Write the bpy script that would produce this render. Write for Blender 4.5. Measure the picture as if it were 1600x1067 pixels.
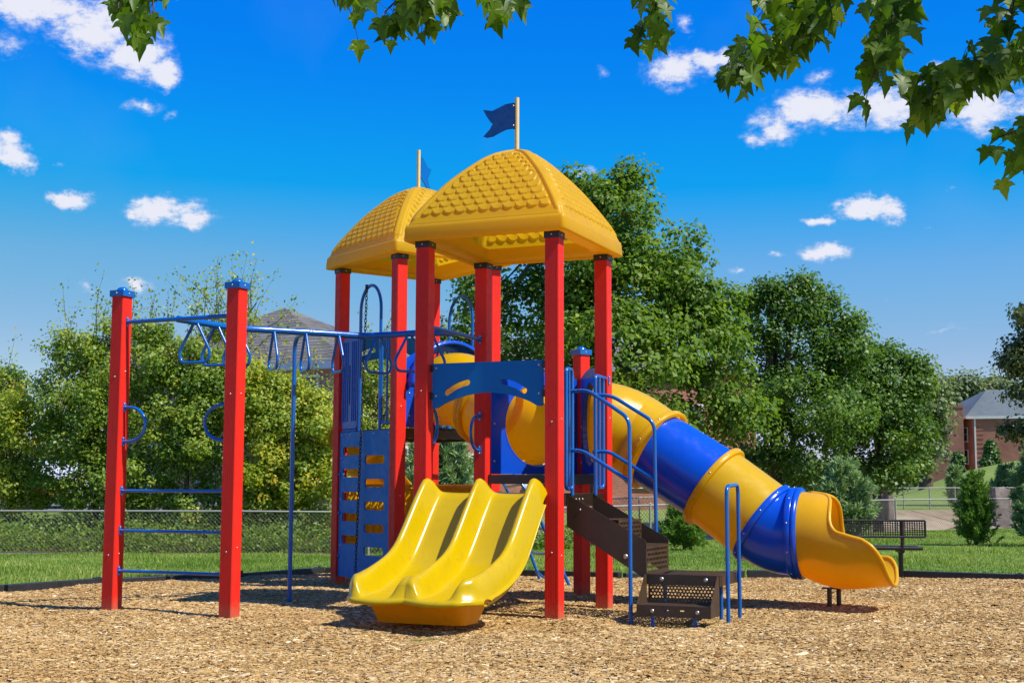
import bpy, math, random
import numpy as np
from mathutils import Vector, Matrix
from mathutils.geometry import tessellate_polygon

random.seed(7); RNG = np.random.default_rng(7)
for o in list(bpy.data.objects): bpy.data.objects.remove(o)
scene = bpy.context.scene
COL = scene.collection
R = math.radians

# ------------------------------------------------------------------ camera
F_PX, PITCH, ROLL, EYE = 2079.06, R(6.2472), R(.1864), 1.0856
cam_d = bpy.data.cameras.new("camera"); cam = bpy.data.objects.new("camera", cam_d); COL.objects.link(cam)
cam_d.sensor_width = 36; cam_d.lens = F_PX / 1600 * 36; cam_d.clip_start = .05; cam_d.clip_end = 5000
_rt = Vector((1, 0, 0)); _up = Vector((0, -math.sin(PITCH), math.cos(PITCH))); _fw = Vector((0, math.cos(PITCH), math.sin(PITCH)))
_r2 = _rt * math.cos(ROLL) + _up * math.sin(ROLL); _u2 = -_rt * math.sin(ROLL) + _up * math.cos(ROLL)
M = Matrix((( _r2.x, _u2.x, -_fw.x, 0), (_r2.y, _u2.y, -_fw.y, 0), (_r2.z, _u2.z, -_fw.z, EYE), (0, 0, 0, 1)))
cam.matrix_world = M
scene.camera = cam

# ------------------------------------------------------------------ sun + sky
SUN_EL = R(52); SUN_DIR = Vector((.879 * math.cos(SUN_EL), -.477 * math.cos(SUN_EL), math.sin(SUN_EL))).normalized()
sun_d = bpy.data.lights.new("sun", 'SUN'); sun_d.energy = 4.2; sun_d.angle = R(.5); sun_d.color = (1, .955, .88)
sun = bpy.data.objects.new("sun", sun_d); COL.objects.link(sun)
sun.rotation_euler = (-SUN_DIR).to_track_quat('-Z', 'Y').to_euler(); sun.location = (20, -10, 30)
scene.view_settings.view_transform = 'Standard'; scene.view_settings.look = 'None'
scene.view_settings.gamma = 1; scene.view_settings.exposure = 0.62
scene.cycles.max_bounces = 8; scene.cycles.transparent_max_bounces = 8

def ray(px, py):
    X, Y = (px - 800) / F_PX, (py - 533.5) / F_PX
    X, Y = X * math.cos(ROLL) + Y * math.sin(ROLL), -X * math.sin(ROLL) + Y * math.cos(ROLL)
    return Vector((X, math.cos(PITCH) + Y * math.sin(PITCH), math.sin(PITCH) - Y * math.cos(PITCH)))
def at(px, py, y):
    d = ray(px, py); return Vector((0, 0, EYE)) + d * (y / d.y)
def atz(px, py, z=0):
    d = ray(px, py); return Vector((0, 0, EYE)) + d * ((z - EYE) / d.z)

world = bpy.data.worlds.new("World"); scene.world = world; world.use_nodes = True
def build_world():
    nt = world.node_tree; N = nt.nodes; L = nt.links; N.clear()
    def nd(t, **k):
        n = N.new(t)
        for a, b in k.items(): setattr(n, a, b)
        return n
    def mth(op, a, b=None, c=None, clamp=False):
        n = nd('ShaderNodeMath', operation=op, use_clamp=clamp)
        for i, q in enumerate((a, b, c)):
            if q is None: continue
            if isinstance(q, (int, float)): n.inputs[i].default_value = q
            else: L.new(q, n.inputs[i])
        return n.outputs[0]
    out = nd('ShaderNodeOutputWorld'); bg = nd('ShaderNodeBackground')
    sky = nd('ShaderNodeTexSky'); sky.sky_type = 'NISHITA'; sky.sun_disc = False
    sky.sun_elevation = SUN_EL; sky.sun_rotation = math.atan2(SUN_DIR.x, SUN_DIR.y)
    sky.air_density = 1.0; sky.dust_density = .35; sky.ozone_density = 3.0; sky.altitude = 200
    hs = nd('ShaderNodeHueSaturation'); hs.inputs['Saturation'].default_value = SKY_SAT; hs.inputs['Value'].default_value = SKY_VAL
    L.new(sky.outputs[0], hs.inputs['Color'])
    dv = nd('ShaderNodeVectorMath', operation='SCALE'); dv.inputs['Scale'].default_value = .1; L.new(hs.outputs[0], dv.inputs[0])
    cv = nd('ShaderNodeRGBCurve')
    for ci, pts in ((0, [(0, 0), (.075, .006), (.144, .150), (.356, .345), (1, .8)]), (1, [(0, .08), (.209, .214), (.301, .335), (.418, .425), (.645, .520), (1, .8)]), (2, [(0, .5), (.5, .86), (.66, .88), (.76, .81), (.82, .76), (1, .80)])):
        c = cv.mapping.curves[ci]
        while len(c.points) < len(pts): c.points.new(.5, .5)
        for p, q in zip(c.points, pts): p.location = q; p.handle_type = 'VECTOR' if ci == 0 else 'AUTO'
    cv.mapping.update(); L.new(dv.outputs[0], cv.inputs['Color'])
    up = nd('ShaderNodeVectorMath', operation='SCALE'); up.inputs['Scale'].default_value = 10 / 2 ** .62; L.new(cv.outputs[0], up.inputs[0])
    tc = nd('ShaderNodeTexCoord'); sp = nd('ShaderNodeSeparateXYZ'); L.new(tc.outputs['Generated'], sp.inputs[0])
    az = mth('ARCTAN2', sp.outputs[0], sp.outputs[1]); el = mth('ARCSINE', sp.outputs[2])
    cb = nd('ShaderNodeCombineXYZ'); L.new(az, cb.inputs[0]); L.new(el, cb.inputs[1])
    # warp
    n1 = nd('ShaderNodeTexNoise'); n1.inputs['Scale'].default_value = 26; n1.inputs['Detail'].default_value = 9; n1.inputs['Roughness'].default_value = .62
    L.new(cb.outputs[0], n1.inputs['Vector'])
    vs = nd('ShaderNodeVectorMath', operation='SUBTRACT'); L.new(n1.outputs['Color'], vs.inputs[0]); vs.inputs[1].default_value = (.5, .5, .5)
    vm = nd('ShaderNodeVectorMath', operation='MULTIPLY'); L.new(vs.outputs[0], vm.inputs[0]); vm.inputs[1].default_value = (.050, .030, 0)
    va = nd('ShaderNodeVectorMath', operation='ADD'); L.new(cb.outputs[0], va.inputs[0]); L.new(vm.outputs[0], va.inputs[1])
    clouds = [(60,10,120,34,1),(150,45,80,55,1),(215,85,60,50,1),(258,118,34,26,1),(15,70,50,36,.35),(225,170,40,14,.5),(275,186,12,12,.35),
        (18,238,42,26,1),(100,252,22,9,.3),(112,308,40,15,.9),(252,333,66,28,1),(300,345,45,18,.9),(210,442,36,14,.8),(140,448,17,11,.7),
        (1055,108,62,32,.9),(1110,90,34,24,.9),(1066,44,18,20,.45),(1275,172,95,36,1),(1215,200,62,26,.8),(1180,222,36,14,.5),(1390,165,90,40,.9),(1540,165,90,42,.9),(1460,108,22,18,.8),
        (1280,122,30,14,.4),(1352,323,58,18,1),(1385,332,24,16,.8),(1287,341,20,11,.85),(1293,393,46,18,1),(1212,401,20,8,.5),
        (1150,423,15,9,.5),(1488,300,17,8,.4),(1476,514,44,6,.35),(900,270,26,12,.6),(937,110,20,12,.3),(1455,350,12,7,.25),(1378,468,12,6,.2)]
    acc = None
    for (px, py, rx, ry, s) in clouds:
        d = ray(px, py).normalized(); a0 = math.atan2(d.x, d.y); e0 = math.asin(d.z)
        q = nd('ShaderNodeVectorMath', operation='SUBTRACT'); L.new(va.outputs[0], q.inputs[0]); q.inputs[1].default_value = (a0, e0, 0)
        w = nd('ShaderNodeVectorMath', operation='MULTIPLY'); L.new(q.outputs[0], w.inputs[0]); w.inputs[1].default_value = (F_PX / rx / 1.15, F_PX / ry / 1.15, 0)
        l = nd('ShaderNodeVectorMath', operation='LENGTH'); L.new(w.outputs[0], l.inputs[0])
        m = mth('MULTIPLY', mth('SUBTRACT', 1.0, l.outputs['Value'], clamp=True), s)
        acc = m if acc is None else mth('MAXIMUM', acc, m)
    n2 = nd('ShaderNodeTexNoise'); n2.inputs['Scale'].default_value = 34; n2.inputs['Detail'].default_value = 12; n2.inputs['Roughness'].default_value = .66
    mp = nd('ShaderNodeMapping'); mp.inputs['Scale'].default_value = (1, 1.7, 1); L.new(cb.outputs[0], mp.inputs[0]); L.new(mp.outputs[0], n2.inputs['Vector'])
    n5 = nd('ShaderNodeTexNoise'); n5.inputs['Scale'].default_value = 110; n5.inputs['Detail'].default_value = 10; n5.inputs['Roughness'].default_value = .7; L.new(mp.outputs[0], n5.inputs['Vector'])
    nz = mth('ADD', mth('MULTIPLY', mth('SUBTRACT', n2.outputs[0], .5), 1.7), mth('MULTIPLY', mth('SUBTRACT', n5.outputs[0], .5), 1.1))
    edge = mth('MINIMUM', mth('MULTIPLY', acc, 3.0), 1.0)
    dens = mth('ADD', acc, mth('MULTIPLY', nz, edge))
    mr = nd('ShaderNodeMapRange', interpolation_type='SMOOTHSTEP'); mr.inputs[1].default_value = .06; mr.inputs[2].default_value = .74; mr.inputs[4].default_value = .95
    L.new(dens, mr.inputs[0])
    n3 = nd('ShaderNodeTexNoise'); n3.inputs['Scale'].default_value = 7; n3.inputs['Detail'].default_value = 3
    L.new(cb.outputs[0], n3.inputs['Vector'])
    thin = mth('MULTIPLY', mth('SUBTRACT', n3.outputs[0], .56, clamp=True), .22)
    fac = mth('MAXIMUM', mr.outputs[0], thin)
    cc = nd('ShaderNodeMix', data_type='RGBA'); cc.inputs[6].default_value = (3.4, 4.1, 5.9, 1); cc.inputs[7].default_value = (5.7, 5.7, 6.2, 1)
    L.new(mr.outputs[0], cc.inputs[0])
    mx = nd('ShaderNodeMix', data_type='RGBA'); L.new(fac, mx.inputs[0]); L.new(up.outputs[0], mx.inputs[6]); L.new(cc.outputs[2], mx.inputs[7])
    L.new(mx.outputs[2], bg.inputs[0]); bg.inputs[1].default_value = .1
    L.new(bg.outputs[0], out.inputs[0])
SKY_SAT, SKY_VAL = 1.45, 1.35
build_world()

# ------------------------------------------------------------------ materials
def base_mat(name):
    m = bpy.data.materials.new(name); m.use_nodes = True
    return m, m.node_tree.nodes, m.node_tree.links, m.node_tree.nodes['Principled BSDF']
def plain(name, col, rough=.5, var=.12, vscale=3, bump=0, bscale=60, metal=0, spec=.5, coat=0, trans=0, transcol=None, stain=None):
    m, N, L, P = base_mat(name)
    tc = N.new('ShaderNodeTexCoord')
    n = N.new('ShaderNodeTexNoise'); n.inputs['Scale'].default_value = vscale; n.inputs['Detail'].default_value = 6; n.inputs['Roughness'].default_value = .65
    L.new(tc.outputs['Object'], n.inputs['Vector'])
    mr = N.new('ShaderNodeMapRange'); mr.inputs[1].default_value = .3; mr.inputs[2].default_value = .7; mr.inputs[3].default_value = 1 - var; mr.inputs[4].default_value = 1 + var
    L.new(n.outputs[0], mr.inputs[0])
    mul = N.new('ShaderNodeMix'); mul.data_type = 'RGBA'; mul.blend_type = 'MULTIPLY'; mul.inputs[0].default_value = 1
    mul.inputs[6].default_value = (*col, 1); L.new(mr.outputs[0], mul.inputs[7])
    cout = mul.outputs[2]
    if stain:   # dirt with a shape of its own
        n4 = N.new('ShaderNodeTexNoise'); n4.inputs['Scale'].default_value = stain[1]; n4.inputs['Detail'].default_value = 8; n4.inputs['Roughness'].default_value = .7
        L.new(tc.outputs['Object'], n4.inputs['Vector'])
        r4 = N.new('ShaderNodeMapRange'); r4.inputs[1].default_value = .56; r4.inputs[2].default_value = .74; r4.inputs[4].default_value = stain[2]; L.new(n4.outputs[0], r4.inputs[0])
        mx = N.new('ShaderNodeMix'); mx.data_type = 'RGBA'; L.new(r4.outputs[0], mx.inputs[0]); L.new(cout, mx.inputs[6]); mx.inputs[7].default_value = (*stain[0], 1)
        cout = mx.outputs[2]
    L.new(cout, P.inputs['Base Color'])
    P.inputs['Roughness'].default_value = rough; P.inputs['Metallic'].default_value = metal
    P.inputs['Specular IOR Level'].default_value = spec; P.inputs['Coat Weight'].default_value = coat; P.inputs['Coat Roughness'].default_value = .12
    r2 = N.new('ShaderNodeMapRange'); r2.inputs[1].default_value = .35; r2.inputs[2].default_value = .7; r2.inputs[3].default_value = rough * .8; r2.inputs[4].default_value = min(1, rough * 1.35)
    n3 = N.new('ShaderNodeTexNoise'); n3.inputs['Scale'].default_value = vscale * 5; n3.inputs['Detail'].default_value = 5; L.new(tc.outputs['Object'], n3.inputs['Vector'])
    L.new(n3.outputs[0], r2.inputs[0]); L.new(r2.outputs[0], P.inputs['Roughness'])
    if bump:
        b = N.new('ShaderNodeBump'); b.inputs['Strength'].default_value = bump; b.inputs['Distance'].default_value = .01
        n2 = N.new('ShaderNodeTexNoise'); n2.inputs['Scale'].default_value = bscale; n2.inputs['Detail'].default_value = 4
        L.new(tc.outputs['Object'], n2.inputs['Vector']); L.new(n2.outputs[0], b.inputs['Height']); L.new(b.outputs[0], P.inputs['Normal'])
    if trans:
        t = N.new('ShaderNodeBsdfTranslucent'); t.inputs[0].default_value = (*(transcol or col), 1)
        s = N.new('ShaderNodeMixShader'); s.inputs[0].default_value = trans
        L.new(P.outputs[0], s.inputs[1]); L.new(t.outputs[0], s.inputs[2]); L.new(s.outputs[0], N['Material Output'].inputs[0])
    return m
def leaf_mat(name, cols, trans=.35, rough=.5, spec=.35):
    """cols: list of (pos, rgb) over a per-leaf random attribute"""
    m, N, L, P = base_mat(name)
    a = N.new('ShaderNodeAttribute'); a.attribute_name = 'tint'
    r = N.new('ShaderNodeValToRGB'); e = r.color_ramp.elements
    while len(e) < len(cols): e.new(.5)
    for k, (p, c) in enumerate(cols): e[k].position = p; e[k].color = (*c, 1)
    L.new(a.outputs['Fac'], r.inputs[0]); L.new(r.outputs[0], P.inputs['Base Color'])
    P.inputs['Roughness'].default_value = rough; P.inputs['Specular IOR Level'].default_value = spec
    t = N.new('ShaderNodeBsdfTranslucent'); g = N.new('ShaderNodeMix'); g.data_type = 'RGBA'; g.blend_type = 'MULTIPLY'; g.inputs[0].default_value = 1
    g.inputs[7].default_value = (1.9, 1.9, .7, 1); L.new(r.outputs[0], g.inputs[6]); L.new(g.outputs[2], t.inputs[0])
    s = N.new('ShaderNodeMixShader'); s.inputs[0].default_value = trans
    L.new(P.outputs[0], s.inputs[1]); L.new(t.outputs[0], s.inputs[2]); L.new(s.outputs[0], N['Material Output'].inputs[0])
    return m
def ramp_noise(name, stops, scale, detail=8, rough=.9, bump=.3, bd=.02, mapping=(1, 1, 1), attr=None, second=None):
    m, N, L, P = base_mat(name)
    tc = N.new('ShaderNodeTexCoord'); mp = N.new('ShaderNodeMapping'); mp.inputs['Scale'].default_value = mapping
    L.new(tc.outputs['Object'], mp.inputs[0])
    n = N.new('ShaderNodeTexNoise'); n.inputs['Scale'].default_value = scale; n.inputs['Detail'].default_value = detail; n.inputs['Roughness'].default_value = .7
    L.new(mp.outputs[0], n.inputs['Vector'])
    r = N.new('ShaderNodeValToRGB'); e = r.color_ramp.elements
    while len(e) < len(stops): e.new(.5)
    for k, (p, c) in enumerate(stops): e[k].position = p; e[k].color = (*c, 1)
    L.new(n.outputs[0], r.inputs[0]); cout = r.outputs[0]
    if second:
        n2 = N.new('ShaderNodeTexNoise'); n2.inputs['Scale'].default_value = second[0]; n2.inputs['Detail'].default_value = 4; L.new(tc.outputs['Object'], n2.inputs['Vector'])
        mr = N.new('ShaderNodeMapRange'); mr.inputs[1].default_value = .4; mr.inputs[2].default_value = .62; L.new(n2.outputs[0], mr.inputs[0])
        mx = N.new('ShaderNodeMix'); mx.data_type = 'RGBA'; mx.blend_type = 'MULTIPLY'; L.new(mr.outputs[0], mx.inputs[0]); L.new(cout, mx.inputs[6]); mx.inputs[7].default_value = (*second[1], 1)
        cout = mx.outputs[2]
    L.new(cout, P.inputs['Base Color']); P.inputs['Roughness'].default_value = rough; P.inputs['Specular IOR Level'].default_value = .2
    b = N.new('ShaderNodeBump'); b.inputs['Strength'].default_value = bump; b.inputs['Distance'].default_value = bd
    L.new(n.outputs[0], b.inputs['Height']); L.new(b.outputs[0], P.inputs['Normal'])
    return m
def brick_mat(name, c1, c2, mortar, scale=1.0):
    m, N, L, P = base_mat(name)
    tc = N.new('ShaderNodeTexCoord'); sp = N.new('ShaderNodeSeparateXYZ'); L.new(tc.outputs['Object'], sp.inputs[0])
    ad = N.new('ShaderNodeMath'); ad.operation = 'ADD'; L.new(sp.outputs[0], ad.inputs[0]); L.new(sp.outputs[1], ad.inputs[1])
    cb = N.new('ShaderNodeCombineXYZ'); L.new(ad.outputs[0], cb.inputs[0]); L.new(sp.outputs[2], cb.inputs[1])
    b = N.new('ShaderNodeTexBrick'); b.inputs['Color1'].default_value = (*c1, 1); b.inputs['Color2'].default_value = (*c2, 1); b.inputs['Mortar'].default_value = (*mortar, 1)
    b.inputs['Scale'].default_value = scale; b.inputs['Brick Width'].default_value = .24; b.inputs['Row Height'].default_value = .085; b.inputs['Mortar Size'].default_value = .010
    L.new(cb.outputs[0], b.inputs['Vector'])
    n = N.new('ShaderNodeTexNoise'); n.inputs['Scale'].default_value = .8; n.inputs['Detail'].default_value = 6; L.new(tc.outputs['Object'], n.inputs['Vector'])
    mr = N.new('ShaderNodeMapRange'); mr.inputs[1].default_value = .3; mr.inputs[2].default_value = .7; mr.inputs[3].default_value = .75; mr.inputs[4].default_value = 1.2; L.new(n.outputs[0], mr.inputs[0])
    mx = N.new('ShaderNodeMix'); mx.data_type = 'RGBA'; mx.blend_type = 'MULTIPLY'; mx.inputs[0].default_value = 1; L.new(b.outputs[0], mx.inputs[6]); L.new(mr.outputs[0], mx.inputs[7])
    L.new(mx.outputs[2], P.inputs['Base Color']); P.inputs['Roughness'].default_value = .9
    return m

YEL = (.70, .40, .012); ORA = (1.0, .50, .008)
m_yellow = plain('yellow_plastic', (.76, .50, .004), .3, .05, 2.5, bump=.04, bscale=20, trans=.42, transcol=ORA, spec=.45, stain=((.55, .34, .02), 5, .3))
m_apron = plain('shade_orange_apron_plastic', (.95, .40, .004), .34, .06, 3, trans=.3, transcol=ORA, spec=.4, stain=((.40, .20, .03), 7, .6))  # yellow slide plastic; its orange look in shade is put into this colour
m_slide = plain('glossy_yellow_plastic', (.54, .375, .0006), .2, .05, 2.5, bump=.04, bscale=14, trans=.12, transcol=ORA, spec=.34, stain=((.34, .20, .015), 9, .42))
m_roof = plain('roof_yellow_plastic', (.70, .455, .010), .40, .05, 3, bump=.03, bscale=40, trans=.46, transcol=(1, .56, .010), spec=.3, stain=((.45, .25, .03), 4, .4))
m_pole = plain('cream_pole', (.72, .52, .20), .4, .1, 6)
m_red = plain('red_post', (.70, .022, .012), .45, .07, 4, bump=.03, bscale=50, spec=.22, stain=((.45, .03, .02), 6, .4))
m_blue = plain('blue_metal', (.001, .105, .40), .22, .06, 8, spec=.5, coat=.2)
m_blueplate = plain('blue_plate', (.0006, .135, .40), .42, .05, 3, bump=.03, bscale=120, spec=.25)
m_bluep = plain('blue_plastic', (.004, .072, .55), .2, .05, 3, trans=.06, transcol=(.02, .05, .8), bump=.04, bscale=14)
m_barr = plain('blue_barrier_plastic', (.001, .07, .34), .3, .05, 5)
m_navy = plain('navy_flag', (.0003, .028, .13), .7, .08, 4, spec=.08)
m_cap = plain('dark_bracket', (.012, .016, .035), .4, .2, 10)
m_brown = plain('brown_coated_steel', (.058, .034, .017), .45, .2, 5, bump=.06, bscale=150, stain=((.09, .07, .055), 8, .5))
m_steel = plain('steel_bolt', (.55, .5, .42), .35, .1, 20, metal=.9)
m_black = plain('black_plastic', (.018, .019, .021), .5, .25, 4, bump=.1, bscale=30, stain=((.08, .07, .05), 5, .5))
m_chain = plain('dark_chain', (.04, .03, .025), .5, .3, 20, metal=.4)
m_bench = plain('dark_bench_steel', (.022, .018, .017), .4, .2, 8)
m_galv = plain('galvanised_steel', (.30, .29, .26), .5, .15, 6, metal=.2)
m_wire = plain('weathered_wire', (.17, .155, .13), .7, .15, 6)
m_bark = ramp_noise('bark', [(.35, (.05, .035, .025)), (.65, (.16, .12, .09))], 9, bump=.6, bd=.03, mapping=(1, 1, .25))
m_roofgrey = brick_mat('grey_shingles', (.125, .115, .10), (.18, .165, .14), (.06, .055, .05), .55)
m_roofslate = plain('slate_roof', (.11, .135, .14), .75, .2, .5)
m_brick = brick_mat('red_brick', (.30, .085, .045), (.38, .13, .075), (.30, .22, .18))
m_brick2 = brick_mat('tan_red_brick', (.36, .17, .10), (.44, .22, .14), (.38, .32, .26))
m_white = plain('white_trim', (.62, .62, .60), .6, .1, 2)
m_glass = plain('window_glass', (.03, .04, .05), .1, .2, 1, spec=.8)
m_conc = ramp_noise('channel_concrete', [(.3, (.25, .185, .11)), (.7, (.46, .37, .25))], .9, detail=10, bump=.2, second=(.35, (.72, .70, .66)))
def add_joints(m):
    N, L = m.node_tree.nodes, m.node_tree.links; P = N['Principled BSDF']; src = P.inputs['Base Color'].links[0].from_socket
    tc = N.new('ShaderNodeTexCoord'); mp = N.new('ShaderNodeMapping'); mp.inputs['Rotation'].default_value = (0, 0, R(38)); L.new(tc.outputs['Object'], mp.inputs[0])
    b = N.new('ShaderNodeTexBrick'); b.inputs['Scale'].default_value = 1; b.inputs['Brick Width'].default_value = 4.5; b.inputs['Row Height'].default_value = 3.2; b.inputs['Mortar Size'].default_value = .07
    b.inputs['Color1'].default_value = (1, 1, 1, 1); b.inputs['Color2'].default_value = (.86, .86, .86, 1); b.inputs['Mortar'].default_value = (.42, .40, .36, 1); L.new(mp.outputs[0], b.inputs['Vector'])
    mx = N.new('ShaderNodeMix'); mx.data_type = 'RGBA'; mx.blend_type = 'MULTIPLY'; mx.inputs[0].default_value = 1; L.new(src, mx.inputs[6]); L.new(b.outputs[0], mx.inputs[7]); L.new(mx.outputs[2], P.inputs['Base Color'])
add_joints(m_conc)
m_asph = ramp_noise('asphalt', [(.3, (.10, .10, .10)), (.7, (.20, .19, .18))], 4, bump=.1)
m_soil = ramp_noise('bare_soil', [(.3, (.035, .030, .014)), (.7, (.13, .095, .05))], 5, bump=.6, bd=.05)
m_stone = ramp_noise('weathered_concrete', [(.3, (.16, .12, .10)), (.7, (.36, .30, .25))], 3, bump=.3)
m_grass = ramp_noise('lawn', [(.28, (.065, .12, .014)), (.5, (.14, .21, .028)), (.72, (.26, .30, .06))], 3.2, detail=12, bump=.8, bd=.06, second=(.5, (.80, .86, .8)))
m_hill = ramp_noise('hill_grass', [(.3, (.13, .20, .025)), (.7, (.26, .32, .06))], .6, detail=10, bump=.2)
m_mulch = ramp_noise('wood_mulch', [(.25, (.14, .065, .020)), (.42, (.28, .155, .045)), (.58, (.40, .24, .075)), (.75, (.50, .32, .12))], 42, detail=10, bump=1, bd=.03, mapping=(.6, 1.2, 1))
m_chip = leaf_mat('wood_chip', [(0, (.11, .045, .012)), (.22, (.28, .145, .040)), (.5, (.43, .268, .098)), (.8, (.54, .365, .155)), (1, (.72, .56, .33))], trans=0, rough=.8, spec=.15)

def mix_in(m, fac_build, col):
    N, L = m.node_tree.nodes, m.node_tree.links; P = N['Principled BSDF']; src = P.inputs['Base Color'].links[0].from_socket
    f = fac_build(N, L); mx = N.new('ShaderNodeMix'); mx.data_type = 'RGBA'; L.new(f, mx.inputs[0]); L.new(src, mx.inputs[6]); mx.inputs[7].default_value = (*col, 1); L.new(mx.outputs[2], P.inputs['Base Color'])
def streaks(N, L):      # fine scuffs running down the sliding lanes
    tc = N.new('ShaderNodeTexCoord'); mp = N.new('ShaderNodeMapping'); mp.vector_type = 'POINT'; mp.inputs['Rotation'].default_value = (0, 0, R(23.48)); mp.inputs['Scale'].default_value = (34, 1.6, 1.6)
    L.new(tc.outputs['Object'], mp.inputs[0]); n = N.new('ShaderNodeTexNoise'); n.inputs['Scale'].default_value = 1.5; n.inputs['Detail'].default_value = 7; n.inputs['Roughness'].default_value = .7; L.new(mp.outputs[0], n.inputs['Vector'])
    r = N.new('ShaderNodeMapRange'); r.inputs[1].default_value = .56; r.inputs[2].default_value = .72; r.inputs[4].default_value = .42; L.new(n.outputs[0], r.inputs[0])
    P = N['Principled BSDF']; old = P.inputs['Roughness'].links[0].from_socket; a = N.new('ShaderNodeMath'); a.operation = 'MULTIPLY_ADD'; L.new(r.outputs[0], a.inputs[0]); a.inputs[1].default_value = .5; L.new(old, a.inputs[2]); L.new(a.outputs[0], P.inputs['Roughness'])
    return r.outputs[0]
mix_in(m_slide, streaks, (.36, .25, .03))
def splash(N, L):       # dust kicked up against the feet of the posts
    tc = N.new('ShaderNodeTexCoord'); sp = N.new('ShaderNodeSeparateXYZ'); L.new(tc.outputs['Object'], sp.inputs[0])
    n = N.new('ShaderNodeTexNoise'); n.inputs['Scale'].default_value = 26; n.inputs['Detail'].default_value = 7; n.inputs['Roughness'].default_value = .75; L.new(tc.outputs['Object'], n.inputs['Vector'])
    z = N.new('ShaderNodeMapRange'); z.inputs[1].default_value = .0; z.inputs[2].default_value = .30; z.inputs[3].default_value = .55; z.inputs[4].default_value = -.25; L.new(sp.outputs[2], z.inputs[0])
    a = N.new('ShaderNodeMath'); a.operation = 'ADD'; L.new(z.outputs[0], a.inputs[0]); L.new(n.outputs[0], a.inputs[1])
    r = N.new('ShaderNodeMapRange'); r.inputs[1].default_value = .62; r.inputs[2].default_value = 1.05; r.inputs[4].default_value = .6; L.new(a.outputs[0], r.inputs[0]); return r.outputs[0]
mix_in(m_red, splash, (.36, .17, .09))
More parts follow.
